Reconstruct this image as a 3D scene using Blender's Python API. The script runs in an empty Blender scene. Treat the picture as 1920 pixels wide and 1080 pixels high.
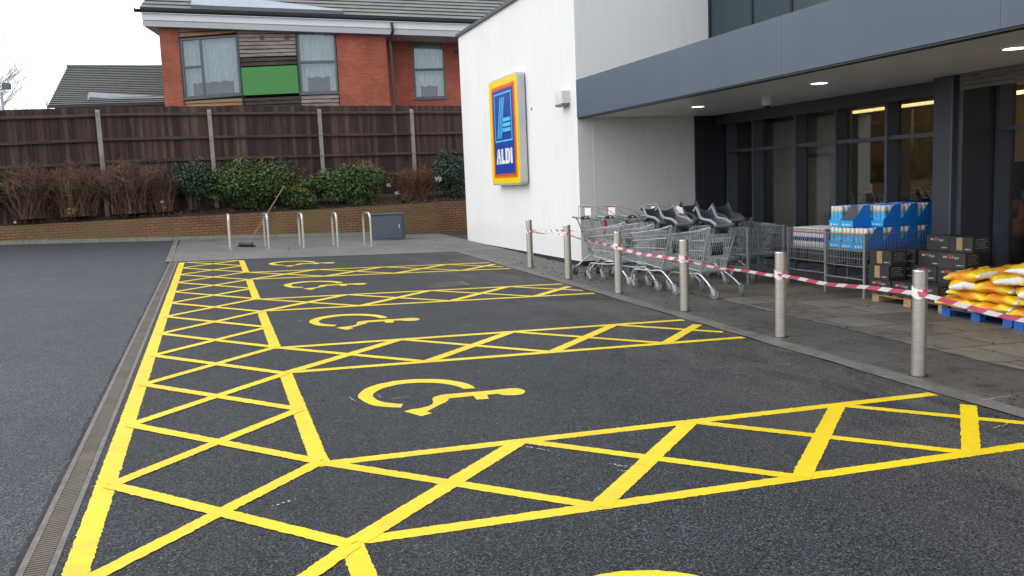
import bpy, math, random
from mathutils import Vector, Matrix, Euler, noise
R = math.radians
scene = bpy.context.scene
col = scene.collection
rnd = random.Random(11)

# ------------------------------------------------------------------ ground
SX, SY = -0.0321, 0.0162            # the yard falls gently towards the shop and rises to the back
def gz(x, y):
    return SX*max(-14.0, min(14.0, x)) + SY*max(-14.0, min(26.0, y))

# ------------------------------------------------------------------ materials
def new_mat(name):
    m = bpy.data.materials.new(name); m.use_nodes = True
    nt = m.node_tree; b = nt.nodes['Principled BSDF']
    return m, nt, b
def N(nt, t, **kw):
    n = nt.nodes.new(t)
    for k, v in kw.items():
        if k in n.inputs.keys(): n.inputs[k].default_value = v
        else: setattr(n, k, v)
    return n
def coords(nt, scale=(1,1,1), kind='Object'):
    tc = N(nt, 'ShaderNodeTexCoord'); mp = N(nt, 'ShaderNodeMapping')
    mp.inputs['Scale'].default_value = scale
    nt.links.new(tc.outputs[kind], mp.inputs['Vector'])
    return mp.outputs['Vector']
def ramp(nt, fac, stops):
    r = N(nt, 'ShaderNodeValToRGB'); e = r.color_ramp.elements
    while len(e) < len(stops): e.new(0.5)
    for el, (p, c) in zip(e, stops):
        el.position = p; el.color = (c[0], c[1], c[2], 1) if not isinstance(c, (int, float)) else (c, c, c, 1)
    nt.links.new(fac, r.inputs['Fac'])
    return r.outputs['Color']
def mixc(nt, fac, a, b, mode='MIX'):
    m = N(nt, 'ShaderNodeMix'); m.data_type = 'RGBA'; m.blend_type = mode
    for s, i in ((fac, 0), (a, 6), (b, 7)):
        if isinstance(s, (int, float)): m.inputs[i].default_value = s
        elif isinstance(s, tuple): m.inputs[i].default_value = (s[0], s[1], s[2], 1)
        else: nt.links.new(s, m.inputs[i])
    return m.outputs[2]
def bump(nt, b, h, strength=.3, dist=.01):
    n = N(nt, 'ShaderNodeBump'); n.inputs['Strength'].default_value = strength; n.inputs['Distance'].default_value = dist
    nt.links.new(h, n.inputs['Height']); nt.links.new(n.outputs['Normal'], b.inputs['Normal'])
def mat(name, c, c2=None, sc=4.0, rough=.6, metal=0.0, bmp=0.0, bsc=60.0, spec=.5, stretch=(1,1,1), lo=.35, hi=.65):
    m, nt, b = new_mat(name)
    b.inputs['Roughness'].default_value = rough; b.inputs['Metallic'].default_value = metal
    b.inputs['Specular IOR Level'].default_value = spec
    if c2 is None: c2 = tuple(x*.8 for x in c)
    v = coords(nt, stretch)
    n = N(nt, 'ShaderNodeTexNoise', Scale=sc, Detail=5.0, Roughness=.6)
    nt.links.new(v, n.inputs['Vector'])
    nt.links.new(ramp(nt, n.outputs['Fac'], [(lo, c), (hi, c2)]), b.inputs['Base Color'])
    if bmp:
        n2 = N(nt, 'ShaderNodeTexNoise', Scale=bsc, Detail=3.0); nt.links.new(v, n2.inputs['Vector'])
        bump(nt, b, n2.outputs['Fac'], bmp, .01)
    return m

def asphalt(name, c1, c2, fleck, patch, rough=.62, grain=120.0, dust=None):
    m, nt, b = new_mat(name)
    v = coords(nt)
    vo = N(nt, 'ShaderNodeTexVoronoi', Scale=grain); nt.links.new(v, vo.inputs['Vector'])
    n1 = N(nt, 'ShaderNodeTexNoise', Scale=grain*.8, Detail=2.0, Roughness=.6); nt.links.new(v, n1.inputs['Vector'])
    n2 = N(nt, 'ShaderNodeTexNoise', Scale=.5, Detail=6.0, Roughness=.62); nt.links.new(v, n2.inputs['Vector'])
    n3 = N(nt, 'ShaderNodeTexNoise', Scale=3.2, Detail=6.0, Roughness=.7, Distortion=1.0); nt.links.new(v, n3.inputs['Vector'])
    stone = ramp(nt, vo.outputs['Color'], [(.12, c1), (.70, c2), (.97, fleck)])
    pit_shade = ramp(nt, n1.outputs['Fac'], [(.40, .06), (.55, 1.22)])  # shade in the pits between stones, put into the colour
    c = mixc(nt, 1.0, stone, pit_shade, 'MULTIPLY')
    c = mixc(nt, ramp(nt, n2.outputs['Fac'], [(.5, 0.0), (.72, .35)]), c, patch)
    c = mixc(nt, 1.0, c, ramp(nt, n3.outputs['Fac'], [(.3, .80), (.7, 1.15)]), 'MULTIPLY')
    if dust:
        sp = N(nt, 'ShaderNodeSeparateXYZ'); nt.links.new(v, sp.inputs[0])
        mr = N(nt, 'ShaderNodeMapRange'); nt.links.new(sp.outputs['X'], mr.inputs[0]); mr.inputs[1].default_value = 2.2; mr.inputs[2].default_value = 4.5; mr.inputs[3].default_value = .0; mr.inputs[4].default_value = 1.0
        vv = coords(nt, (1.3, .45, 1)); n4 = N(nt, 'ShaderNodeTexNoise', Scale=1.3, Detail=7.0, Roughness=.68, Distortion=.8); nt.links.new(vv, n4.inputs['Vector'])
        mu = N(nt, 'ShaderNodeMath', operation='MULTIPLY'); nt.links.new(mr.outputs[0], mu.inputs[0]); nt.links.new(ramp(nt, n4.outputs['Fac'], [(.40, .0), (.60, 1.0)]), mu.inputs[1])
        mu2 = N(nt, 'ShaderNodeMath', operation='MULTIPLY'); nt.links.new(mu.outputs[0], mu2.inputs[0]); nt.links.new(ramp(nt, n1.outputs['Fac'], [(.38, .12), (.62, .75)]), mu2.inputs[1])
        c = mixc(nt, mu2.outputs[0], c, dust)
    nt.links.new(c, b.inputs['Base Color'])
    b.inputs['Specular IOR Level'].default_value = .22
    nt.links.new(ramp(nt, n2.outputs['Fac'], [(.3, rough-.06), (.7, rough+.12)]), b.inputs['Roughness'])
    add = N(nt, 'ShaderNodeMath', operation='ADD'); nt.links.new(vo.outputs['Distance'], add.inputs[0]); nt.links.new(n1.outputs['Fac'], add.inputs[1])
    bump(nt, b, add.outputs[0], .8, .006)
    return m

M = {}
M['road'] = asphalt('road_asphalt', (.030,.034,.042), (.073,.080,.093), (.14,.148,.16), (.062,.070,.084), .50, 105)
M['bay'] = asphalt('bay_asphalt', (.016,.0178,.0215), (.048,.0515,.060), (.125,.126,.13), (.055,.054,.053), .58, 112, (.15,.138,.12))

def paint(name, c1, c2):
    m, nt, b = new_mat(name); v = coords(nt)
    n = N(nt, 'ShaderNodeTexNoise', Scale=1.1, Detail=5.0, Roughness=.65); nt.links.new(v, n.inputs['Vector'])
    n2 = N(nt, 'ShaderNodeTexNoise', Scale=60.0, Detail=4.0, Roughness=.7); nt.links.new(v, n2.inputs['Vector'])
    c = ramp(nt, n.outputs['Fac'], [(.35, c1), (.65, c2)])
    c = mixc(nt, ramp(nt, n2.outputs['Fac'], [(.66, 0.0), (.74, .6)]), c, (.16,.13,.03))
    n5 = N(nt, 'ShaderNodeTexNoise', Scale=3.0, Detail=7.0, Roughness=.72, Distortion=1.5); nt.links.new(v, n5.inputs['Vector'])
    c = mixc(nt, ramp(nt, n5.outputs['Fac'], [(.54, 0.0), (.76, .40)]), c, (.27,.21,.06))
    nt.links.new(c, b.inputs['Base Color']); b.inputs['Roughness'].default_value = .45; b.inputs['Specular IOR Level'].default_value = .32
    bump(nt, b, n2.outputs['Fac'], .35, .004)
    return m
M['yellow_paint'] = paint('yellow_road_paint', (.78,.585,.008), (.69,.485,.005))

def concrete(name, c1, c2, stain, sc=.9, rough=.7, slab=None):
    m, nt, b = new_mat(name); v = coords(nt)
    n = N(nt, 'ShaderNodeTexNoise', Scale=sc, Detail=7.0, Roughness=.62, Distortion=.6); nt.links.new(v, n.inputs['Vector'])
    n2 = N(nt, 'ShaderNodeTexNoise', Scale=26.0, Detail=5.0, Roughness=.75); nt.links.new(v, n2.inputs['Vector'])
    n3 = N(nt, 'ShaderNodeTexNoise', Scale=2.4, Detail=6.0, Roughness=.7, Distortion=1.5); nt.links.new(v, n3.inputs['Vector'])
    c = ramp(nt, n.outputs['Fac'], [(.33, c1), (.66, c2)])
    c = mixc(nt, ramp(nt, n3.outputs['Fac'], [(.52, 0.0), (.7, .75)]), c, stain)
    c = mixc(nt, 1.0, c, ramp(nt, n2.outputs['Fac'], [(.3, .72), (.7, 1.2)]), 'MULTIPLY')
    h = n2.outputs['Fac']
    if slab:
        br = N(nt, 'ShaderNodeTexBrick', Scale=1.0); br.offset = .5; br.inputs['Mortar Size'].default_value = .009
        br.inputs['Brick Width'].default_value = slab[0]; br.inputs['Row Height'].default_value = slab[1]
        br.inputs['Color1'].default_value = (.70,.69,.67,1); br.inputs['Color2'].default_value = (1.18,1.15,1.08,1); br.inputs['Mortar'].default_value = (.22,.2,.18,1)
        nt.links.new(v, br.inputs['Vector'])
        c = mixc(nt, 1.0, c, br.outputs['Color'], 'MULTIPLY')
    nt.links.new(c, b.inputs['Base Color'])
    nt.links.new(ramp(nt, n3.outputs['Fac'], [(.4, rough), (.7, rough-.18)]), b.inputs['Roughness'])
    bump(nt, b, h, .35, .006)
    return m
M['pave'] = concrete('pavement_concrete', (.066,.062,.057), (.100,.094,.086), (.032,.030,.028), sc=.8, rough=.6)
M['slab'] = concrete('pavement_slabs', (.135,.124,.11), (.215,.20,.18), (.056,.047,.037), .7, .6, (.62,.62))
M['backpave'] = concrete('back_pavement', (.10,.097,.092), (.145,.14,.133), (.07,.067,.063))
M['kerb'] = concrete('kerb_concrete', (.105,.098,.086), (.155,.146,.13), (.07,.065,.056), 1.4)
M['wallkerb'] = concrete('wall_kerb_concrete', (.17,.18,.13), (.24,.24,.19), (.09,.11,.06), 1.2)
M['shopfloor'] = mat('shop_floor', (.10,.09,.08), rough=.4)

def render_wall(name, c, dirt):
    m, nt, b = new_mat(name); v = coords(nt)
    n = N(nt, 'ShaderNodeTexNoise', Scale=.7, Detail=6.0, Roughness=.6); nt.links.new(v, n.inputs['Vector'])
    vs = coords(nt, (4, 4, .35))
    n2 = N(nt, 'ShaderNodeTexNoise', Scale=1.6, Detail=5.0, Roughness=.65); nt.links.new(vs, n2.inputs['Vector'])
    n3 = N(nt, 'ShaderNodeTexNoise', Scale=140.0, Detail=2.0); nt.links.new(v, n3.inputs['Vector'])
    c0 = ramp(nt, n.outputs['Fac'], [(.3, tuple(x*.955 for x in c)), (.7, c)])
    c0 = mixc(nt, ramp(nt, n2.outputs['Fac'], [(.52, 0.0), (.8, .40)]), c0, dirt)
    sp = N(nt, 'ShaderNodeSeparateXYZ'); nt.links.new(v, sp.inputs[0])
    n4 = N(nt, 'ShaderNodeTexNoise', Scale=3.5, Detail=7.0, Roughness=.7); nt.links.new(v, n4.inputs['Vector'])
    hgt = N(nt, 'ShaderNodeMath', operation='MULTIPLY_ADD'); nt.links.new(n4.outputs['Fac'], hgt.inputs[0]); hgt.inputs[1].default_value = -.9; nt.links.new(sp.outputs['Z'], hgt.inputs[2])
    c0 = mixc(nt, ramp(nt, hgt.outputs[0], [(.0, .16), (.22, 0.0)]), c0, (.40,.39,.34))
    nt.links.new(c0, b.inputs['Base Color']); b.inputs['Roughness'].default_value = .85; b.inputs['Specular IOR Level'].default_value = .25
    bump(nt, b, n3.outputs['Fac'], .25, .003)
    return m
M['render'] = render_wall('white_render', (.745,.742,.728), (.56,.555,.525))
M['plinth'] = mat('dark_plinth', (.025,.025,.027), rough=.8)
M['fascia'] = mat('blue_grey_cladding', (.060,.090,.122), (.052,.078,.106), 1.2, .42, spec=.5, lo=.3, hi=.7, stretch=(1,1.2,.25))
M['cladding'] = mat('dark_cladding', (.030,.034,.046), (.026,.030,.040), 1.5, .42)
M['trim'] = mat('black_trim', (.012,.014,.02), rough=.45)
M['clerestory'] = mat('clerestory_panel', (.028,.048,.058), (.024,.042,.052), .8, .28)
M['soffit'] = mat('soffit_panel', (.72,.74,.77), (.66,.68,.71), .8, .30)
M['mullion'] = mat('grey_frame', (.062,.070,.098), (.052,.060,.085), 2, .4)
M['shutter'] = mat('shutter_slat', (.12,.115,.12), (.095,.09,.095), 3, .45)
M['coping'] = mat('coping_metal', (.06,.065,.085), rough=.45)

def glass(name, tint, fac):
    m, nt, b = new_mat(name); nt.nodes.remove(b)
    out = nt.nodes['Material Output']
    t = N(nt, 'ShaderNodeBsdfTransparent'); t.inputs['Color'].default_value = (*tint, 1)
    g = N(nt, 'ShaderNodeBsdfGlossy'); g.inputs['Roughness'].default_value = .015; g.inputs['Color'].default_value = (.9,.93,1,1)
    fr = N(nt, 'ShaderNodeFresnel'); fr.inputs['IOR'].default_value = 1.5
    mu = N(nt, 'ShaderNodeMath', operation='MULTIPLY'); nt.links.new(fr.outputs[0], mu.inputs[0]); mu.inputs[1].default_value = fac
    mx = N(nt, 'ShaderNodeMixShader'); nt.links.new(mu.outputs[0], mx.inputs[0]); nt.links.new(t.outputs[0], mx.inputs[1]); nt.links.new(g.outputs[0], mx.inputs[2])
    nt.links.new(mx.outputs[0], out.inputs['Surface'])
    return m
M['shopglass'] = glass('tinted_shop_glass', (.84,.82,.76), .8)
M['houseglass'] = glass('window_glass', (.86,.9,.9), 1.6)
def emit(name, c, s):
    m, nt, b = new_mat(name)
    b.inputs['Base Color'].default_value = (.8,.8,.8,1)
    b.inputs['Emission Color'].default_value = (*c, 1); b.inputs['Emission Strength'].default_value = s
    return m
M['lamp'] = emit('downlight_diffuser', (1,.96,.88), 6)
M['tube'] = emit('strip_light_tube', (1,.82,.36), 2.2)
M['steel'] = mat('brushed_steel', (.60,.57,.52), (.50,.475,.435), 3, .36, .9, .05, 200, stretch=(1,1,14))
M['steeltop'] = mat('steel_cap', (.62,.60,.56), rough=.3, metal=.9)
M['chrome'] = mat('zinc_wire', (.50,.52,.53), (.41,.43,.44), 8, .38, .4)
M['tubechrome'] = mat('chrome_tube', (.55,.57,.585), (.45,.47,.485), 6, .36, .7)
M['greywire'] = mat('grey_painted_wire', (.29,.30,.315), (.22,.23,.245), 8, .42, .3)
M['black'] = mat('black_plastic', (.018,.019,.022), rough=.42)
M['seat'] = mat('dark_seat_plastic', (.040,.045,.056), (.030,.034,.043), 5, .42)
M['greyrim'] = mat('grey_rim_plastic', (.27,.285,.31), rough=.45)
M['wheel'] = mat('grey_rubber', (.17,.175,.18), rough=.6)
M['tyre'] = mat('dark_rubber', (.04,.042,.045), rough=.7)
M['red'] = mat('red_plastic', (.55,.02,.035), rough=.4)
M['white'] = mat('white_plastic', (.80,.80,.79), (.74,.74,.73), 6, .45)
M['card'] = mat('white_card', (.80,.77,.75), (.70,.62,.61), 25, .6, lo=.5, hi=.72)
M['tapered'] = mat('red_tape', (.64,.11,.18), rough=.4)
M['tapewhite'] = mat('white_tape', (.82,.80,.79), rough=.4)
M['signgrey'] = mat('sign_housing_grey', (.50,.51,.53), (.45,.46,.48), 3, .4)
M['signyellow'] = mat('sign_yellow', (.86,.62,.008), (.84,.60,.008), 2, .35)
M['signorange'] = mat('sign_orange', (.80,.20,.012), rough=.35)
M['signred'] = mat('sign_red_orange', (.74,.085,.02), rough=.35)
M['signblue'] = mat('sign_blue', (.010,.055,.33), (.010,.05,.31), 2, .35)
M['signcyan'] = mat('sign_light_blue', (.10,.58,.85), rough=.35)
M['signwhite'] = mat('sign_white', (.86,.87,.88), rough=.35)
M['cream'] = mat('cream_plastic', (.72,.69,.60), rough=.5)

def brick(name, c1, c2, mortar, moss=None, sc=1.0, heading=0.0, msize=.006):
    m, nt, b = new_mat(name)
    tc = N(nt, 'ShaderNodeTexCoord'); sp = N(nt, 'ShaderNodeSeparateXYZ'); nt.links.new(tc.outputs['Object'], sp.inputs[0])
    ad = N(nt, 'ShaderNodeMath', operation='SUBTRACT'); nt.links.new(sp.outputs['X'], ad.inputs[0])
    my = N(nt, 'ShaderNodeMath', operation='MULTIPLY'); nt.links.new(sp.outputs['Y'], my.inputs[0]); my.inputs[1].default_value = heading
    nt.links.new(my.outputs[0], ad.inputs[1])
    cb = N(nt, 'ShaderNodeCombineXYZ'); nt.links.new(ad.outputs[0], cb.inputs['X']); nt.links.new(sp.outputs['Z'], cb.inputs['Y'])
    br = N(nt, 'ShaderNodeTexBrick', Scale=sc); br.inputs['Brick Width'].default_value = .225; br.inputs['Row Height'].default_value = .075
    br.inputs['Mortar Size'].default_value = msize; br.inputs['Bias'].default_value = -.1
    br.inputs['Color1'].default_value = (*c1,1); br.inputs['Color2'].default_value = (*c2,1); br.inputs['Mortar'].default_value = (*mortar,1)
    nt.links.new(cb.outputs[0], br.inputs['Vector'])
    n = N(nt, 'ShaderNodeTexNoise', Scale=1.3, Detail=6.0, Roughness=.65); nt.links.new(tc.outputs['Object'], n.inputs['Vector'])
    c = mixc(nt, 1.0, br.outputs['Color'], ramp(nt, n.outputs['Fac'], [(.3, .75), (.7, 1.2)]), 'MULTIPLY')
    if moss:
        n2 = N(nt, 'ShaderNodeTexNoise', Scale=.75, Detail=7.0, Roughness=.68); nt.links.new(tc.outputs['Object'], n2.inputs['Vector'])
        c = mixc(nt, ramp(nt, n2.outputs['Fac'], [(.43, 0.03), (.62, .66)]), c, moss)
    nt.links.new(c, b.inputs['Base Color']); b.inputs['Roughness'].default_value = .85
    bump(nt, b, br.outputs['Fac'], -.4, .006)
    return m
M['housebrick'] = brick('red_house_brick', (.38,.085,.042), (.28,.058,.031), (.30,.13,.09), heading=.2, msize=.009)
M['gardenbrick'] = brick('mossy_retaining_brick', (.24,.10,.048), (.165,.072,.038), (.055,.042,.028), moss=(.135,.105,.036), msize=.011)

def boards(name, c1, c2, c3, st):
    m, nt, b = new_mat(name)
    v = coords(nt, st)
    n = N(nt, 'ShaderNodeTexNoise', Scale=1.0, Detail=6.0, Roughness=.65); nt.links.new(v, n.inputs['Vector'])
    v2 = coords(nt, tuple(s*6 for s in st)); n2 = N(nt, 'ShaderNodeTexNoise', Scale=1.0, Detail=4.0, Roughness=.7); nt.links.new(v2, n2.inputs['Vector'])
    c = ramp(nt, n.outputs['Fac'], [(.3, c1), (.5, c2), (.7, c3)])
    c = mixc(nt, 1.0, c, ramp(nt, n2.outputs['Fac'], [(.3, .7), (.7, 1.25)]), 'MULTIPLY')
    nt.links.new(c, b.inputs['Base Color']); b.inputs['Roughness'].default_value = .8; b.inputs['Specular IOR Level'].default_value = .3
    bump(nt, b, n2.outputs['Fac'], .3, .006)
    return m
M['fence'] = [boards('fence_board_brown', (.040,.023,.018), (.072,.042,.034), (.12,.074,.058), (7,7,.5)),
              boards('fence_board_dark', (.022,.014,.013), (.038,.023,.021), (.062,.038,.033), (7,7,.5)),
              boards('fence_board_red', (.034,.018,.014), (.062,.032,.025), (.095,.055,.043), (7,7,.5))]
M['rail'] = boards('fence_rail_wood', (.035,.022,.019), (.060,.038,.032), (.09,.062,.052), (.6,7,9))
M['post'] = concrete('fence_post_concrete', (.22,.205,.165), (.30,.28,.235), (.14,.135,.09), 3, .8)
M['timber'] = boards('weathered_cladding', (.12,.095,.08), (.27,.225,.195), (.40,.345,.305), (.8,.8,6))
M['timber_orange'] = boards('orange_cladding', (.20,.10,.045), (.30,.17,.085), (.32,.26,.2), (.8,.8,6))
M['timber_dark'] = boards('dark_cladding_boards', (.03,.022,.02), (.055,.042,.038), (.09,.07,.06), (.8,.8,6))
M['green'] = mat('green_panel', (.052,.245,.055), (.048,.228,.05), 1, .5)
M['winframe'] = mat('grey_window_frame', (.095,.115,.125), rough=.45)
M['curtain'] = mat('net_curtain', (.78,.83,.83), (.56,.63,.64), 3, .8, stretch=(9,9,.8))
M['roomdark'] = mat('room_inside', (.10,.115,.115), (.06,.07,.07), 2, .8)
M['eavewhite'] = mat('white_fascia_board', (.74,.76,.79), (.70,.72,.75), 1, rough=.5)
M['eavegrey'] = mat('grey_soffit_board', (.46,.47,.49), (.43,.44,.46), 1, rough=.6)
M['gutter'] = mat('black_gutter', (.020,.024,.030), rough=.35)
M['tile'] = [mat('roof_tile_grey', (.155,.158,.16), (.115,.12,.115), 2.5, .55), mat('roof_tile_mossy', (.185,.185,.15), (.135,.14,.115), 2.5, .6), mat('roof_tile_edge', (.022,.024,.026), rough=.8)]
M['flash'] = mat('pale_flashing', (.36,.40,.45), (.30,.34,.39), 2, .4)
M['flashdark'] = mat('dark_glazing', (.09,.10,.12), rough=.3)
M['soil'] = mat('bed_soil', (.035,.020,.014), (.065,.042,.028), 5, .95, bmp=.8, bsc=14)
M['leaf'] = [mat('leaf_mid', (.070,.120,.030), (.048,.092,.024), 3, .45, spec=.3), mat('leaf_dark', (.026,.055,.018), (.020,.042,.015), 3, .45, spec=.3), mat('leaf_light', (.13,.19,.04), (.10,.155,.035), 3, .5, spec=.3)]
M['bleaf'] = [mat('blueleaf_mid', (.028,.06,.035), (.022,.047,.03), 3, .42), mat('blueleaf_dark', (.015,.034,.022), (.012,.026,.018), 3, .45), mat('blueleaf_light', (.055,.095,.055), (.045,.08,.045), 3, .42)]
M['yleaf'] = [mat('yellowleaf', (.22,.22,.03), rough=.5), mat('brownleaf', (.12,.07,.025), rough=.6)]
M['twig'] = [mat('twig_brown', (.20,.105,.065), (.15,.08,.05), 6, .8), mat('twig_dark', (.085,.048,.036), (.06,.036,.027), 6, .8), mat('twig_pale', (.32,.21,.14), (.25,.165,.11), 6, .8)]
M['rust'] = [mat('rust_twig', (.17,.062,.028), (.13,.045,.022), 6, .8), mat('rust_dark', (.075,.032,.02), rough=.8), mat('rust_leaf', (.20,.10,.035), rough=.7)]
M['straw'] = [mat('dry_stem', (.26,.17,.10), (.2,.125,.07), 6, .8)]
M['bark'] = mat('bare_bark', (.20,.19,.185), (.15,.14,.135), 5, .85)
M['cabinet'] = mat('grey_cabinet_paint', (.058,.072,.092), (.05,.063,.082), 2, .45)
M['wood'] = mat('broom_wood', (.26,.15,.085), (.2,.11,.06), 8, .6)
M['bristle'] = mat('broom_bristle', (.05,.035,.025), rough=.9)
M['pallet'] = boards('pallet_wood', (.26,.165,.085), (.36,.24,.13), (.42,.31,.19), (3,3,12))
M['bluepallet'] = mat('blue_pallet_paint', (.012,.085,.34), (.03,.12,.36), 7, .55, lo=.4, hi=.75)
M['trayblue'] = mat('blue_tray_card', (.010,.20,.72), (.009,.18,.67), 1.5, .5)
M['traylight'] = mat('light_blue_tray_card', (.014,.42,.85), (.014,.38,.82), 1.5, .5)
M['traygrey'] = mat('grey_card_inside', (.36,.36,.37), rough=.7)
M['bottleblue'] = mat('bottle_blue_label', (.03,.36,.74), (.14,.55,.82), 20, .35)
M['bottleyellow'] = mat('bottle_yellow_band', (.72,.42,.03), rough=.35)
M['bottlecap'] = mat('white_cap', (.82,.82,.81), rough=.35)
M['navy'] = mat('navy_print', (.03,.05,.28), (.25,.29,.5), 45, .4, lo=.5, hi=.6)
M['creambottle'] = mat('cream_bottle', (.74,.72,.62), rough=.4)
M['boxblack'] = mat('black_box_card', (.020,.020,.021), (.030,.029,.028), 3, .5)
M['boxprint'] = mat('box_white_print', (.40,.40,.39), (.06,.06,.06), 60, rough=.6, lo=.45, hi=.6)
M['boxtorn'] = mat('torn_brown_card', (.38,.24,.11), (.3,.18,.08), 9, .8)
def bagfilm():
    m, nt, b = new_mat('yellow_bag_film')
    v = coords(nt); sp = N(nt, 'ShaderNodeSeparateXYZ'); nt.links.new(v, sp.inputs[0])
    ab = N(nt, 'ShaderNodeMath', operation='ABSOLUTE'); nt.links.new(sp.outputs['X'], ab.inputs[0])
    n = N(nt, 'ShaderNodeTexNoise', Scale=4.0, Detail=3.0); nt.links.new(v, n.inputs['Vector'])
    mu = N(nt, 'ShaderNodeMath', operation='MULTIPLY_ADD'); nt.links.new(n.outputs['Fac'], mu.inputs[0]); mu.inputs[1].default_value = .26; nt.links.new(ab.outputs[0], mu.inputs[2])
    c = ramp(nt, mu.outputs[0], [(.19, (.74,.27,.015)), (.25, (.78,.37,.015)), (.30, (.84,.60,.012)), (.38, (.86,.66,.015))])
    nt.links.new(c, b.inputs['Base Color']); b.inputs['Roughness'].default_value = .30; b.inputs['Specular IOR Level'].default_value = .5
    v2 = coords(nt, (7, 16, 10)); n2 = N(nt, 'ShaderNodeTexNoise', Scale=1.0, Detail=4.0, Roughness=.55, Distortion=1.2); nt.links.new(v2, n2.inputs['Vector'])
    bump(nt, b, n2.outputs['Fac'], .7, .03)
    return m
M['bagyellow'] = bagfilm()
M['bagwhite'] = mat('white_bag_seam', (.82,.81,.78), (.78,.77,.74), rough=.5)
M['bagblack'] = mat('black_bag_print', (.025,.018,.014), rough=.35)
M['bagred'] = mat('red_bag_print', (.66,.075,.015), rough=.35)
M['iwall'] = mat('shop_inside_wall', (.42,.31,.19), (.36,.26,.16), 1.2, .7)
M['iwallpale'] = mat('pale_partition', (.55,.54,.45), (.50,.49,.41), 1.2, .7)
M['idark'] = mat('dark_inside', (.03,.028,.03), rough=.7)
M['iceil'] = mat('shop_ceiling', (.42,.37,.32), rough=.8)
M['produce'] = mat('pale_produce', (.42,.36,.25), (.32,.27,.17), 8, .7)
M['produce2'] = mat('orange_produce', (.45,.16,.04), (.35,.11,.05), 8, .6)
M['pinkprint'] = mat('pink_print', (.40,.16,.22), rough=.6)
M['chalk'] = mat('chalk', (.5,.5,.49), rough=.9)
M['grit'] = mat('dark_grit', (.015,.014,.013), (.05,.047,.043), 9, .9, lo=.45, hi=.75)
M['drain'] = mat('drain_metal', (.165,.130,.098), (.095,.078,.060), 3, .6, .05)
M['drainedge'] = concrete('drain_edge', (.115,.10,.082), (.17,.15,.125), (.065,.056,.046), 9)
M['plasticbag'] = mat('white_film', (.42,.45,.46), rough=.4)
M['limebag'] = mat('lime_film', (.24,.25,.03), rough=.5)
M['weed'] = mat('weed_leaf', (.05,.13,.02), rough=.5)

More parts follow.
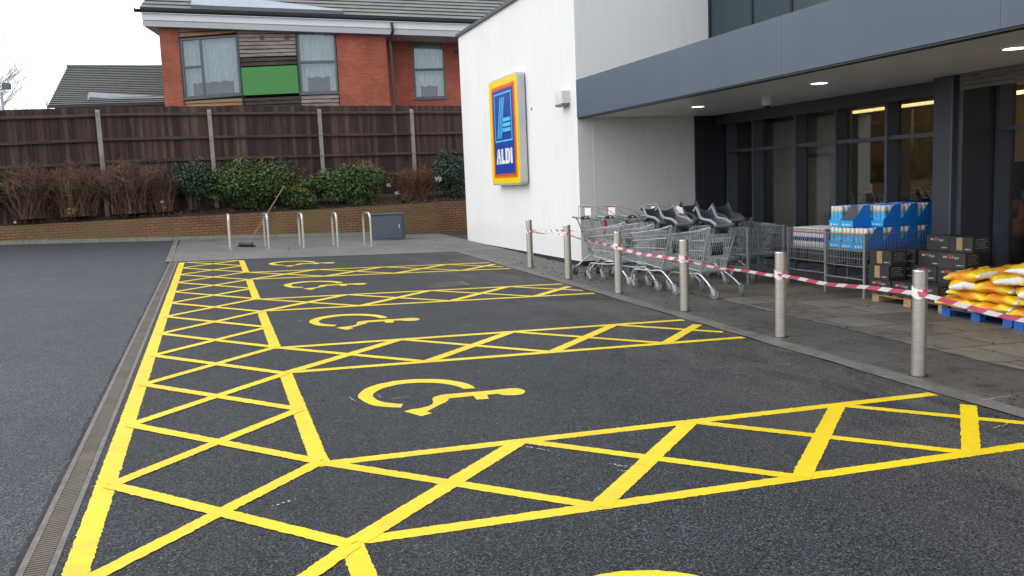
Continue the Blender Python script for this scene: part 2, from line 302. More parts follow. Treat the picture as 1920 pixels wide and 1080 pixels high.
# ------------------------------------------------------------------ mesh builder
class MB:
    def __init__(s): s.v = []; s.f = []; s.mi = []
    def face(s, pts, m=0):
        i = len(s.v); s.v += [tuple(p) for p in pts]; s.f.append(tuple(range(i, i+len(pts)))); s.mi.append(m)
    def box(s, a, b, m=0, mtx=None):
        x0,y0,z0 = a; x1,y1,z1 = b
        P = [(x0,y0,z0),(x1,y0,z0),(x1,y1,z0),(x0,y1,z0),(x0,y0,z1),(x1,y0,z1),(x1,y1,z1),(x0,y1,z1)]
        s.hexa(P, m, mtx)
    def hexa(s, P, m=0, mtx=None):
        if mtx is not None: P = [tuple(mtx @ Vector(p)) for p in P]
        i = len(s.v); s.v += [tuple(p) for p in P]
        for f in ((0,3,2,1),(4,5,6,7),(0,1,5,4),(1,2,6,5),(2,3,7,6),(3,0,4,7)):
            s.f.append(tuple(i+k for k in f)); s.mi.append(m)
    def bbox(s, a, b, r=.01, m=0):
        """box with chamfered vertical and top edges"""
        x0,y0,z0 = a; x1,y1,z1 = b
        def ring(d, z): return [(x0+d,y0+r,z),(x0+r,y0+d,z),(x1-r,y0+d,z),(x1-d,y0+r,z),(x1-d,y1-r,z),(x1-r,y1-d,z),(x0+r,y1-d,z),(x0+d,y1-r,z)]
        rs = [ring(0, z0), ring(0, z1-r), ring(r*.8, z1)]
        s.loft(rs, m, True, True)
    def loft(s, rings, m=0, cap0=True, cap1=True):
        n = len(rings[0]); base = len(s.v)
        for r in rings: s.v += [tuple(p) for p in r]
        for k in range(len(rings)-1):
            for i in range(n):
                a = base+k*n+i; b = base+k*n+(i+1) % n
                s.f.append((a, b, b+n, a+n)); s.mi.append(m)
        if cap0: s.f.append(tuple(base+i for i in reversed(range(n)))); s.mi.append(m)
        if cap1: s.f.append(tuple(base+(len(rings)-1)*n+i for i in range(n))); s.mi.append(m)
    def tube(s, pts, r, n=6, m=0, caps=True):
        pts = [Vector(p) for p in pts]
        if not isinstance(r, (list, tuple)): r = [r]*len(pts)
        rings = []; prev = None
        for i, p in enumerate(pts):
            d = (pts[min(i+1, len(pts)-1)] - pts[max(i-1, 0)]).normalized()
            if prev is None:
                u = d.orthogonal().normalized()
            else:
                u = prev - d*prev.dot(d)
                u = u.normalized() if u.length > 1e-6 else d.orthogonal().normalized()
            prev = u; w = d.cross(u)
            rings.append([p + (u*math.cos(2*math.pi*k/n) + w*math.sin(2*math.pi*k/n))*r[i] for k in range(n)])
        s.loft(rings, m, caps, caps)
    def lathe(s, prof, n=20, c=(0,0,0), m=0, axis='z'):
        def P(r, h, a):
            x, y = r*math.cos(a), r*math.sin(a)
            q = (x, y, h) if axis == 'z' else ((h, x, y) if axis == 'x' else (x, h, -y))
            return (q[0]+c[0], q[1]+c[1], q[2]+c[2])
        s.loft([[P(r, h, 2*math.pi*k/n) for k in range(n)] for r, h in prof], m)
    def prism(s, poly, axis, h0, h1, m=0):
        """polygon in a plane, extruded along an axis (x,y,z)"""
        def P(u, v, h): return {'x': (h,u,v), 'y': (u,h,v), 'z': (u,v,h)}[axis]
        s.loft([[P(u, v, h0) for u, v in poly], [P(u, v, h1) for u, v in poly]], m)
    def build(s, name, mats, parent=None, world=False, smooth=False, loc=None):
        me = bpy.data.meshes.new(name)
        off = Vector((0,0,0))
        if world and parent is not None: off = total_loc(parent)
        if loc is not None: off = Vector(loc)
        me.from_pydata([tuple(Vector(v)-off) for v in s.v], [], s.f)
        if not isinstance(mats, (list, tuple)): mats = [mats]
        for m in mats: me.materials.append(m)
        me.polygons.foreach_set('material_index', s.mi)
        if smooth: me.polygons.foreach_set('use_smooth', [True]*len(me.polygons))
        me.update()
        import bmesh
        bm = bmesh.new(); bm.from_mesh(me); bmesh.ops.recalc_face_normals(bm, faces=bm.faces); bm.to_mesh(me); bm.free()
        if smooth:
            try: me.set_sharp_from_angle(angle=R(40))
            except Exception: pass
        o = bpy.data.objects.new(name, me); col.objects.link(o)
        if parent is not None: o.parent = parent
        if loc is not None and parent is None: o.location = loc
        return o
def total_loc(o):
    v = Vector((0,0,0))
    while o is not None: v = v + Vector(o.location); o = o.parent
    return v
def tag(o, label=None, cat=None, group=None, kind=None):
    if label: o['label'] = label
    if cat: o['category'] = cat
    if group: o['group'] = group
    if kind: o['kind'] = kind
    return o
def thing(name, label, cat, loc=(0,0,0), rz=0.0, group=None):
    o = bpy.data.objects.new(name, None); o.empty_display_size = .2; col.objects.link(o)
    o.location = loc; o.rotation_euler = (0,0,rz)
    return tag(o, label, cat, group)
def structure(name, mb, m, smooth=False): return tag(mb.build(name, m, smooth=smooth), kind='structure')
def copy_tree(o, parent=None):
    c = o.copy(); col.objects.link(c)
    if parent is not None: c.parent = parent
    for ch in list(kids.get(o.name, [])):
        kids.setdefault(c.name, []).append(copy_tree(ch, c))
    return c
kids = {}
def index_kids():
    kids.clear()
    for o in col.objects:
        if o.parent is not None: kids.setdefault(o.parent.name, []).append(o)
def ordw(i): return ['first','second','third','fourth','fifth','sixth','seventh','eighth','ninth','tenth','eleventh','twelfth'][i]

# ------------------------------------------------------------------ ground, paving, markings
def sheet(name, poly_x, poly_y, dz, m, step=1.0):
    """axis aligned sheet following the ground, x and y ranges"""
    mb = MB()
    def cuts(a, b):
        L = [a]; v = a
        stops = sorted({-14.0, 14.0, 26.0, b})
        while v < b-1e-6:
            nx = min([t for t in stops if t > v+1e-6] + [v+max(step, abs(b-a)/24)])
            nx = min(nx, v+max(step, abs(b-a)/24), b); L.append(nx); v = nx
        return L
    xs, ys = cuts(*poly_x), cuts(*poly_y)
    for i, x in enumerate(xs):
        for y in ys: mb.v.append((x, y, gz(x, y)+dz))
    n = len(ys)
    for i in range(len(xs)-1):
        for j in range(n-1):
            mb.f.append((i*n+j, (i+1)*n+j, (i+1)*n+j+1, i*n+j+1)); mb.mi.append(0)
    return structure(name, mb, m)
# one sheet to the horizon
mb = MB()
gx = [-900,-200,-60,-14,-8,-4,0,4,8,14,60,200,900]; gy = [-900,-200,-60,-14,-8,-4,0,4,8,12,16,20,26,60,200,900]
for x in gx:
    for y in gy: mb.v.append((x, y, gz(x,y)-.014))
n = len(gy)
for i in range(len(gx)-1):
    for j in range(n-1): mb.f.append((i*n+j,(i+1)*n+j,(i+1)*n+j+1,i*n+j+1)); mb.mi.append(0)
structure('ground', mb, M['road'])
sheet('parking_bay_surface', (-1.26, 4.5), (-9, 13.36), 0.0, M['bay'])
sheet('pavement', (4.72, 5.78), (-9, 13.36), 0.004, M['pave'])
sheet('slab_pavement', (5.78, 8.86), (-9, 9.42), 0.004, M['slab'])
sheet('back_pavement', (-1.40, 5.77), (13.44, 20.0), 0.002, M['backpave'])
sheet('shop_floor', (8.88, 12.8), (-9, 13.4), 0.006, M['shopfloor'])
def strip(name, pts, w, dz, m, jit=0.0, seg=.5):
    mb = MB()
    for a, b in zip(pts[:-1], pts[1:]):
        a = Vector(a); b = Vector(b); d = b-a; L = d.length; d.normalize(); nrm = Vector((-d.y, d.x)); k = max(1, int(L/seg))
        prev = None
        for i in range(k+1):
            p = a+d*(L*i/k)
            l = p+nrm*(w/2+rnd.uniform(-jit, jit)); r = p-nrm*(w/2+rnd.uniform(-jit, jit))
            cur = ((l.x,l.y,gz(l.x,l.y)+dz),(r.x,r.y,gz(r.x,r.y)+dz))
            if prev: mb.face([prev[1],cur[1],cur[0],prev[0]])
            prev = cur
    return structure(name, mb, m)
strip('bay_kerb', [(4.61,-9),(4.61,13.36)], .215, .006, M['kerb'], .012, .4)
strip('bay_end_kerb', [(-1.26,13.40),(4.72,13.40)], .07, .006, M['kerb'], .006, .4)
strip('paving_gutter', [(5.76,-9),(5.76,9.4)], .045, .009, mat('gutter_dirt', (.05,.042,.034), (.16,.145,.12), 7, .8), .012, .25)

# drain channel
t = thing('drain_channel', 'rusty slotted drain channel along the left side of the yellow hatched strip', 'drain', (-1.32, 3, gz(-1.32,3)))
ys = [-4+i*.5 for i in range(36)]
for nm, x0, x1, dz, m in (('grate', -1.372, -1.288, .0, 'drain'), ('edge_strip', -1.402, -1.374, .002, 'drainedge'), ('edge_strip', -1.286, -1.258, .002, 'drainedge')):
    mb = MB()
    if nm == 'grate':
        y = -4.0
        while y < 13.4:
            mb.box((x0, y, gz(x0,y)-.03), (x1, y+.014, gz(x0,y)+.001)); y += .024
        for a, b in zip(ys[:-1], ys[1:]): mb.face([(x0,a,gz(x0,a)-.011),(x1,a,gz(x1,a)-.011),(x1,b,gz(x1,b)-.011),(x0,b,gz(x0,b)-.011)])
    else:
        for a, b in zip(ys[:-1], ys[1:]):
            j0, j1 = rnd.uniform(-.006,.006), rnd.uniform(-.006,.006)
            mb.hexa([(x0,a,gz(x0,a)-.03),(x1,a,gz(x1,a)-.03),(x1,b,gz(x1,b)-.03),(x0,b,gz(x0,b)-.03),(x0,a,gz(x0,a)+dz),(x1,a,gz(x1,a)+dz),(x1,b,gz(x1,b)+dz),(x0,b,gz(x0,b)+dz)])
    mb.build(nm, M[m], t, world=True)
strip('drain_tar_seam', [(-1.415,-6),(-1.415,13.3)], .03, -.006, M['grit'], .013, .06)
strip('left_pavement_edge', [(-1.42,13.3),(-1.50,19.9)], .12, .012, M['kerb'], .006, .5)

# yellow hatching: 1.2 m squares, each crossed by two diagonals
mk = MB()
def line(p, q, w, dz, jit=.0022):
    dz = .0015+(dz-.0045)*.42
    a = Vector(p); b = Vector(q); d = b-a; L = d.length; d.normalize(); nr = Vector((-d.y, d.x)); k = max(2, int(L/.018)); prev = None
    for i in range(k+1):
        c = a+d*(L*i/k)
        l = c+nr*(w/2+rnd.gauss(0, jit)); r = c-nr*(w/2+rnd.gauss(0, jit))
        cur = ((l.x,l.y,gz(l.x,l.y)+dz),(r.x,r.y,gz(r.x,r.y)+dz))
        if prev: mk.face([prev[1],cur[1],cur[0],prev[0]])
        prev = cur
YB = 13.12
line((-1.17,-6.1),(-1.17,YB), .105, .0045)                         # outer wide line
for k in range(-2, 4):
    y0 = 3.6*k
    line((-.045, y0-.03), (-.045, min(y0+2.4+.03, YB)), .105, .0052)   # bay ends
    line((-.06, y0-.045), (4.46, y0-.02), .09, .006)
    line((-.06, y0-1.165), (4.47, y0-1.175), .09, .0064)
    for i in range(4):
        xa, xb = 1.2*i-.02, 1.2*(i+1)-.02
        f = 1.0 if xb < 4.5 else (4.44-xa)/(xb-xa)
        line((xa, y0-.03), (xa+(xb-xa)*f, y0-.03-1.14*f), .085, .0082)
        g0 = .25 if i == 3 else 1.0
        ya, yb = y0-1.17, y0-.03
        if i < 3: line((xa, ya), (xb, yb), .105, .010)
        else: line((xa, ya), (xa+.86, ya+.86*.95), .105, .010)
y = -6.0
while y < YB-.2:
    y1 = min(y+1.2, YB)
    f = (y1-y)/1.2
    line((-1.14, y), (-1.14+1.10*f, y1), .085, .0115)
    line((-.05, y), (-.05-1.10*f, y1), .085, .0128)
    y += 1.2
line((-1.2, YB), (-.02, YB), .06, .0145)
structure('yellow_hatching', mk, M['yellow_paint'])

# wheelchair symbols
fig = [(.905,1.139),(.922,1.185),(.950,1.215),(.99,1.238),(1.041,1.250),(1.302,1.241),(1.40,1.240),(1.447,1.246),(1.547,1.255),(1.600,1.238),(1.627,1.200),(1.636,1.150),(1.628,1.112),(1.586,1.055),(1.545,1.040),(1.505,1.044),(1.465,1.058),(1.437,1.078),(1.409,1.124),(1.325,1.130),(1.303,1.008),(1.211,1.018),(1.219,1.132),(1.027,1.122),(1.010,1.075),(.981,1.032),(.912,.965),(.787,.827),(.813,.774),(.725,.727),(.640,.887),(.693,.922),(.766,.929),(.84,.969),(.875,1.010),(.895,1.07)]
ringO = [(1.304,1.353),(1.290,1.49),(1.235,1.61),(1.118,1.735),(.924,1.811),(.727,1.798),(.531,1.677),(.411,1.459),(.417,1.273),(.485,1.095),(.637,.993)]
ringI = [(1.208,1.362),(1.190,1.45),(1.145,1.535),(1.065,1.62),(.94,1.680),(.784,1.685),(.606,1.581),(.516,1.420),(.520,1.274),(.575,1.160),(.674,1.083)]
def smooth_at(P, f):
    n = len(P)-1; i = min(n-1, int(f*n)); t = f*n-i
    p0, p1, p2, p3 = P[max(0,i-1)], P[i], P[i+1], P[min(n,i+2)]
    return tuple(.5*(2*p1[k]+(p2[k]-p0[k])*t+(2*p0[k]-5*p1[k]+4*p2[k]-p3[k])*t*t+(3*p1[k]-p0[k]-3*p2[k]+p3[k])*t**3) for k in (0,1))
SYM = [(-1,'nearest wheelchair symbol, only its curved top inside the picture'),(0,'large yellow wheelchair symbol on the nearest whole parking bay'),(1,'yellow wheelchair symbol on the second whole parking bay from the front'),(2,'yellow wheelchair symbol on the third bay, beside the metal cover'),(3,'smallest yellow wheelchair symbol, on the far bay near the bike racks')]
for k, lab in SYM:
    dy = 3.6*k-(.055 if k < 0 else 0); ox = (.05 if k < 0 else .02 if k else 0)
    mb = MB(); cx, cy = .875, 1.40; steps = 60; prev = None
    c0 = (cx+ox, cy+dy)
    def P(x, y): return (x-c0[0], y-c0[1], gz(x,y)-gz(*c0))
    for i in range(steps+1):
        so_, si_ = smooth_at(ringO, i/steps), smooth_at(ringI, i/steps); g1, g2 = rnd.gauss(0,.002), rnd.gauss(0,.002)
        o_ = P(so_[0]+ox+g1, so_[1]+dy+g2); i_ = P(si_[0]+ox+g2, si_[1]+dy+g1)
        if prev: mb.face([prev[1],prev[0],o_,i_])
        prev = (o_, i_)
    mb.face([P(x+ox, y+dy) for x, y in fig])
    o = mb.build('wheelchair_symbol', M['yellow_paint']); o.location = (c0[0], c0[1], gz(*c0)+.002)
    tag(o, lab, 'road marking', 'wheelchair symbols painted on the bays')

# cover in the bay, chalk, grit
t = thing('drain_cover', 'rectangular rusty metal access cover set in the asphalt by the hatching', 'manhole cover', (2.76,7.74,gz(2.76,7.74)))
mb = MB(); w, h = .29, .24
for x in range(10):
    for y_ in range(8): mb.box((-w+.02+x*.056, -h+.02+y_*.056, .004), (-w+.02+x*.056+.035, -h+.02+y_*.056+.035, .009))
mb.box((-w,-h,-.03),(w,h,.0045)); mb.build('plate', mat('cover_metal', (.10,.085,.072), (.065,.058,.05), 9, .55, .3), t)
mb = MB()
for a, b in (((-w-.035,-h-.035),(w+.035,-h)),((-w-.035,h),(w+.035,h+.035)),((-w-.035,-h),(-w,h)),((w,-h),(w+.035,h))): mb.box((*a,-.03),(*b,.006))
mb.build('frame', M['drain'], t)
mb = MB()
for (x, y, a, L) in ((1.16,-.16,-.9,.16),(1.5,-.62,-.9,.12),(1.2,-.10,-.9,.14),(2.42,-.10,-.75,.16),(3.60,-.1,-.7,.2),(.36,1.28,1.75,.13),(.55,1.30,1.5,.1),(.62,1.24,.1,.14),(1.5,-.75,-.7,.08),(-.35,-.62,.5,.14),(1.18,3.50,-.8,.1),(4.62,-.3,.1,.35),(4.1,-.85,.2,.2),(1.16,7.14,-.7,.08),(.33,5.0,1.7,.14),(4.0,1.25,-.6,.12)):
    p = Vector((x,y)); d = Vector((math.cos(a), math.sin(a)))
    for i in range(9):
        q = p+d*(L*i/9)+Vector((rnd.gauss(0,.006), rnd.gauss(0,.006))); s_ = rnd.uniform(.003,.008)
        e = q+d*(L/9*rnd.uniform(.5,1.1)); nn = Vector((-d.y,d.x))*s_*.5
        mb.face([(q.x-nn.x,q.y-nn.y,gz(q.x,q.y)+.0072),(e.x-nn.x,e.y-nn.y,gz(e.x,e.y)+.0072),(e.x+nn.x,e.y+nn.y,gz(e.x,e.y)+.0072),(q.x+nn.x,q.y+nn.y,gz(q.x,q.y)+.0072)])
tag(mb.build('chalk_marks', M['chalk']), kind='structure')
mb = MB()
for i in range(620):
    if i < 330: x, y, s_ = rnd.uniform(4.7,5.75), rnd.uniform(-.5,13), rnd.uniform(.004,.014)
    elif i < 420: x, y, s_ = rnd.gauss(5.1,.25), rnd.gauss(8.6,.9), rnd.uniform(.006,.02)
    elif i < 500: x, y, s_ = rnd.uniform(-1.1,4.4), rnd.uniform(-2,12), rnd.uniform(.003,.009)
    elif i < 560: x, y, s_ = rnd.uniform(-1,5.5), rnd.uniform(13.6,19.5), rnd.uniform(.006,.02)
    else: x, y, s_ = rnd.uniform(5.8,7.4), rnd.uniform(0,7), rnd.uniform(.005,.016)
    z = gz(x,y)+.004; ring = [(x+s_*math.cos(a)*rnd.uniform(.6,1.5), y+s_*math.sin(a)*rnd.uniform(.6,1.3), z) for a in (0,1.25,2.5,3.8,5.0)]
    mb.loft([ring, [(x+(p[0]-x)*.5, y+(p[1]-y)*.5, z+s_*.5) for p in ring]], 0, False, True)
tag(mb.build('grit', M['grit']), kind='stuff')

# ------------------------------------------------------------------ supermarket
XW, YC = 5.8, 9.45
shop = thing('supermarket', 'white rendered supermarket with blue grey canopy over its glazed front', 'building', (XW, YC, 0))
def part(name, m, fn, parent=shop, smooth=False):
    mb = MB(); fn(mb); return mb.build(name, m, parent, world=True, smooth=smooth)
part('side_wall', M['render'], lambda b: (b.box((5.8,YC,.06),(8.2,16.87,5.31)), b.box((8.2,YC,2.66),(8.535,16.87,5.31)), b.box((12.9,9.46,.0),(13.1,16.86,5.30)), b.box((8.21,16.6,.0),(12.9,16.86,5.30)), b.box((8.21,9.46,5.1),(12.9,16.59,5.29))))
part('plinth', M['plinth'], lambda b: b.box((5.83,9.48,-.5),(8.19,16.85,.06)))
part('coping', M['coping'], lambda b: (b.box((5.74,9.39,5.312),(8.6,16.95,5.385)),))
part('wall_joint', M['eavewhite'], lambda b: b.box((6.105,9.444,.08),(6.118,9.4505,2.64)))
part('canopy_fascia', M['fascia'], lambda b: [b.box((5.785,a+.0015,2.655),(5.9,c-.0015,3.318)) for a, c in ((6.56,9.43),(3.56,6.56),(.66,3.56),(-2.3,.66),(-6,-2.3))])
part('fascia_trim', M['trim'], lambda b: (b.box((5.80,-6,2.634),(5.93,9.43,2.653)), b.box((5.83,-6,2.66),(5.89,9.42,3.31))))
part('canopy_roof', M['coping'], lambda b: b.box((5.905,-6,3.26),(8.53,9.44,3.322)))
part('soffit', M['soffit'], lambda b: [b.box((5.935,a+.002,2.652),(8.62,c-.002,2.70)) for a, c in ((6.4,9.445),(3.4,6.4),(.4,3.4),(-2.6,.4),(-6,-2.6))])
part('clerestory', M['clerestory'], lambda b: [b.box((8.55,a+.02,3.33),(8.7,c-.02,6.2)) for a, c in ((8.08,9.44),(7.02,8.08),(5.9,7.02),(4.8,5.9),(3.6,4.8),(-6,3.6))])
part('clerestory_frame', M['trim'], lambda b: [b.box((8.53,a-.03,3.324),(8.72,a+.03,6.2)) for a in (9.41,8.08,7.02,5.9,4.8,3.6)])
part('corner_cladding', M['cladding'], lambda b: (b.box((8.203,9.42,-.5),(8.85,9.7,2.65)), b.box((8.36,9.39,-.5),(8.40,9.42,2.648)), b.box((8.60,9.39,-.5),(8.64,9.42,2.648))))
part('header', M['cladding'], lambda b: (b.box((8.62,3.9,2.50),(9.2,9.42,2.70)), b.box((8.6,3.9,2.46),(8.66,9.42,2.56))))
part('column', M['cladding'], lambda b: (b.box((8.30,3.545,-.5),(9.25,3.83,2.65)), b.box((8.33,3.40,-.5),(9.2,3.535,2.65))))
part('column_frame', M['mullion'], lambda b: b.box((8.27,3.50,-.5),(8.33,3.53,2.648)))
def shut(b):
    z = 2.45
    for i in range(4):
        b.prism([(8.27,z),(8.31,z+.01),(8.31,z+.052),(8.27,z+.048)], 'y', -6, 3.40); z += .055
part('roller_shutter', M['shutter'], shut)
# glazing: deep fins, transom, panes
FIN = [9.36, 8.53, 7.33, 6.34, 5.25]
def window(y0, y1, nm='shop_window'):
    f = MB()
    f.box((8.85,y0-.028,-.4),(9.10,y0+.028,2.50))
    f.box((8.87,y1+.028,1.945),(8.95,y0-.028,2.0)); f.box((8.87,y1+.028,-.4),(8.97,y0-.028,-.02))
    fr = f.build(nm, [M['mullion']], shop, world=True)
    p = MB(); p.box((9.06,y1+.028,2.0),(9.066,y0-.028,2.5)); p.box((9.06,y1+.028,-.02),(9.066,y0-.028,1.945))
    p.build('pane', M['shopglass'], fr, world=True)
for a, b in zip(FIN, FIN[1:]+[3.85]): window(a, b)
for a, b in ((3.36,2.0),(2.0,.6),(.6,-.8),(-.8,-2.4)): window(a, b, 'entrance_window')
# inside
part('inside_wall', M['iwall'], lambda b: (b.box((12.6,-6,-.4),(12.8,13.5,3.4)), b.box((9.3,-6.2,-.4),(12.6,-6,3.4))))
part('partition', M['iwallpale'], lambda b: (b.box((10.3,7.75,-.4),(10.4,13.4,3.2)), b.box((8.9,13.3,-.4),(10.3,13.4,3.2)), b.box((8.86,9.72,-.4),(8.9,13.3,3.2))))
part('partition_door', mat('pale_door', (.72,.71,.64), rough=.6), lambda b: b.box((10.26,8.17,-.2),(10.298,8.93,1.78)))
part('partition_door_frame', M['mullion'], lambda b: (b.box((10.25,8.93,-.2),(10.297,9.01,1.86)), b.box((10.25,8.09,-.2),(10.297,8.17,1.86)), b.box((10.25,8.17,1.78),(10.297,8.93,1.86))))
part('inside_ceiling', M['iceil'], lambda b: b.box((8.95,-6,3.2),(12.6,13.4,3.3)))
part('dark_alcove', M['idark'], lambda b: b.box((11.8,5.6,-.3),(12.58,7.3,1.55)))
part('roof_deck', M['coping'], lambda b: b.box((8.75,-6,5.9),(20,9.44,6.1)))

def strip_light(x, y0, y1, z, lab):
    t = thing('strip_light', lab, 'strip light', (x, (y0+y1)/2, z), 0, 'strip lights inside the shop')
    b = MB(); b.box((x-.05,y0,z+.03),(x+.05,y1,z+.09)); b.build('housing', M['white'], t, world=True)
    b = MB(); b.tube([(x,y0+.03,z),(x,y1-.03,z)], .026, 8); b.build('tube', M['tube'], t, world=True)
strip_light(11.2, 6.0, 9.8, 2.61, 'long yellow strip light seen through the panes left of the column')
strip_light(11.2, -3, 5.7, 2.59, 'long yellow strip light seen through the entrance glass right of the column')
strip_light(11.2, 6.0, 9.8, 2.96, 'upper strip light near the ceiling behind the panes left of column')

def heap(name, lab, c, r, n, m, s):
    t = thing(name, lab, 'produce', c)
    b = MB()
    for i in range(n):
        a = rnd.uniform(0, 6.28); q = math.sqrt(rnd.random()); x = r[0]*q*math.cos(a); y = r[1]*q*math.sin(a); z = r[2]*(1-q*q)
        b.lathe([(.001,-s),(s*.7,-s*.7),(s,0),(s*.7,s*.7),(.001,s)], 7, (x, y, z))
    b.build('heap', M[m], t, smooth=True)
    b = MB(); b.box((-r[0]-.05,-r[1]-.05,-.25),(r[0]+.05,r[1]+.05,-.02)); b.box((-r[0]+.1,-r[1]+.1,-c[2]+gz(c[0],c[1])),(r[0]-.1,r[1]-.1,-.25)); b.build('bin', M['idark'], t)
heap('produce_bin', 'pale heap of goods behind the glass beside the grey column', (10.4,5.75,.95), (.4,.75,.4), 90, 'produce', .09)
heap('produce_bin', 'orange and pale goods low behind the entrance glass right of the column', (10.2,3.7,.55), (.4,.6,.28), 60, 'produce2', .1)
heap('produce_bin', 'dim pinkish goods on the upper shelf behind the entrance glass', (10.5,4.75,.80), (.3,.4,.22), 50, 'pinkprint', .08)
t = thing('poster_stand', 'round pink poster standing behind the entrance glass', 'poster', (11.9,4.55,1.45))
b = MB(); b.lathe([(.22,-.01),(.22,.01)], 24, (0,0,0), 0, 'x'); b.build('disc', M['pinkprint'], t)
b = MB(); b.box((.012,-.32,-.28),(.03,.34,.28)); b.build('backing', M['iwallpale'], t)
for k, y in enumerate((7.05,6.55)):
    t = thing('till_rail', ['bent pale metal rail behind the third shop pane, the left one','bent pale metal rail behind the third shop pane, the right one'][k], 'rail', (9.7,y,gz(9.7,y)), 0, 'metal rails inside the shop')
    b = MB(); b.tube([(0,-.15,0),(0,-.15,1.25),(0,-.12,1.32),(0,-.05,1.35),(0,.14,1.35),(0,.2,1.32),(0,.22,1.25),(0,.22,0)], .02, 7); b.build('tube', M['tubechrome'], t, smooth=True)

t = thing('shelf_unit', 'dark shelf unit stacked with dim goods behind the entrance glass', 'shelves', (11.2,3.9,gz(11.2,3.9)))
for z in (.35,.8,1.25):
    b = MB(); b.box((-.22,-.95,z-.03),(.22,.95,z)); b.build('shelf', M['idark'], t)
    b = MB(); y = -.92
    while y < .85:
        w_ = rnd.uniform(.08,.22); b.box((-.2,y,z+.002),(rnd.uniform(.0,.15),y+w_-.015,z+rnd.uniform(.14,.32)), rnd.choice((0,1,2,3))); y += w_
    b.build('goods', [M['boxtorn'],M['pinkprint'],M['iwallpale'],M['trayblue']], t)
for y in (-.95,.93):
    b = MB(); b.box((-.22,y,0),(.22,y+.02,1.6)); b.build('upright', M['idark'], t)
b = MB(); b.tube([(-.24,-.95,1.02),(-.24,.95,1.02)], .01, 6); b.build('price_rail', M['tubechrome'], t)

# canopy fittings
for k, y in enumerate((7.35,4.27,1.5)):
    x = (7.0,6.88,6.93)[k]
    t = thing('downlight', ['lit round ceiling light at the far end of the canopy by the white wall','lit round ceiling light in the middle of the canopy','lit round ceiling light under the canopy at the right edge'][k], 'downlight', (x,y,2.652), 0, 'round lights under the canopy')
    b = MB(); b.lathe([(.125,0),(.125,-.012),(.105,-.016),(.1,-.006)], 24); b.build('rim', M['white'], t, smooth=True)
    b = MB(); b.lathe([(.099,-.004),(.095,-.011),(.001,-.013)], 24); b.build('diffuser', M['lamp'], t)
t = thing('security_camera', 'small white dome camera hanging under the canopy', 'camera', (7.34,6.0,2.652))
b = MB(); b.lathe([(.07,0),(.075,-.02),(.075,-.11),(.068,-.125),(.001,-.126)], 20); b.build('housing', M['cream'], t, smooth=True)
b = MB(); b.lathe([(.05,-.127),(.045,-.155),(.03,-.175),(.001,-.18)], 18); b.build('dome', M['black'], t, smooth=True)
t = thing('wall_lamp', 'small cream box lamp on the white wall beside the canopy corner', 'wall lamp', (5.8,9.93,3.05))
b = MB(); b.prism([(-.15,-.10),(-.15,.12),(-.02,.125),(-.001,.125),(-.001,-.10)], 'y', -.17, .17); b.build('housing', M['cream'], t)
b = MB(); b.prism([(-.17,-.125),(-.15,-.101),(-.002,-.101),(-.002,-.11),(-.06,-.15),(-.12,-.15)], 'y', -.165, .165); b.build('visor', mat('visor_grey', (.14,.15,.19), rough=.4), t)
b = MB(); b.box((5.79,11.72,3.0),(5.81,11.75,3.05)); tag(b.build('wall_bolt', M['trim']), 'tiny dark bolt in the white wall right of the sign', 'bolt')

# sign: local u runs along -y (left to right in the photograph), v up
t = thing('shop_sign', 'tall yellow and blue shop sign with light blue emblem on the white wall', 'sign', (5.62,13.0,2.66))
def su(u): return -u            # y
def rrect(u0,u1,v0,v1,r,n=5):
    P = []
    for cu,cv,a0 in ((u1-r,v1-r,0),(u0+r,v1-r,90),(u0+r,v0+r,180),(u1-r,v0+r,270)):
        for i in range(n+1): a = R(a0+90*i/n); P.append((su(cu+r*math.cos(a)), cv+r*math.sin(a)))
    return P
b = MB(); b.prism(rrect(-.97,.97,-1.16,1.16,.09), 'x', .0, .15); b.build('housing', M['signgrey'], t)
b = MB(); b.prism(rrect(-.7,.7,-.9,.9,.05), 'x', .15, .178); b.build('bracket', M['trim'], t)
b = MB(); b.prism(rrect(-.94,.94,-1.13,1.13,.07), 'x', -.012, 0); b.build('face', M['signyellow'], t)
b = MB(); b.prism(rrect(-.76,.80,-1.0,.99,.01), 'x', -.017, -.0125); b.build('orange_border', M['signorange'], t)
b = MB(); b.prism(rrect(-.70,.74,-.955,.945,.01), 'x', -.022, -.0175); b.build('red_border', M['signred'], t)
b = MB(); b.prism(rrect(-.645,.69,-.91,.90,.005), 'x', -.027, -.0225); b.build('blue_field', M['signblue'], t)
b = MB()
U0,U1,V0,V1,w = -.55,.60,-.20,.83,.035
U0 = -.54; V0 = -.22
for r_ in ((U0,U1,V1-w,V1),(U0,U1,V0,V0+w),(U0,U0+w,V0+w,V1-w),(U1-w,U1,V0+w,V1-w)):
    b.prism([(su(r_[0]),r_[2]),(su(r_[1]),r_[2]),(su(r_[1]),r_[3]),(su(r_[0]),r_[3])], 'x', -.032, -.0275)
W_ = U1-U0
for i in range(3):
    ut = U0+W_*(.36+.10*i); ub = U0+W_*(.13+.10*i); tw = .055
    b.prism([(su(ub),V0+.08),(su(ub+tw),V0+.08),(su(ut+tw),V1-.10),(su(ut),V1-.10)], 'x', -.032, -.0275)
for i in range(3):
    v_ = V0+(V1-V0)*(.46-.105*i); ul = U0+W_*(.50-.02*i)
    b.prism([(su(ul),v_-.055),(su(U1-w-.06),v_-.055),(su(U1-w-.06),v_+.02),(su(ul+.02),v_+.02)], 'x', -.032, -.0275)
b.build('emblem', M['signcyan'], t)
b = MB()
LV0, LV1 = -.70, -.37; lh = LV1-LV0
def poly(pts): b.prism([(su(u), v) for u, v in pts], 'x', -.033, -.0275)
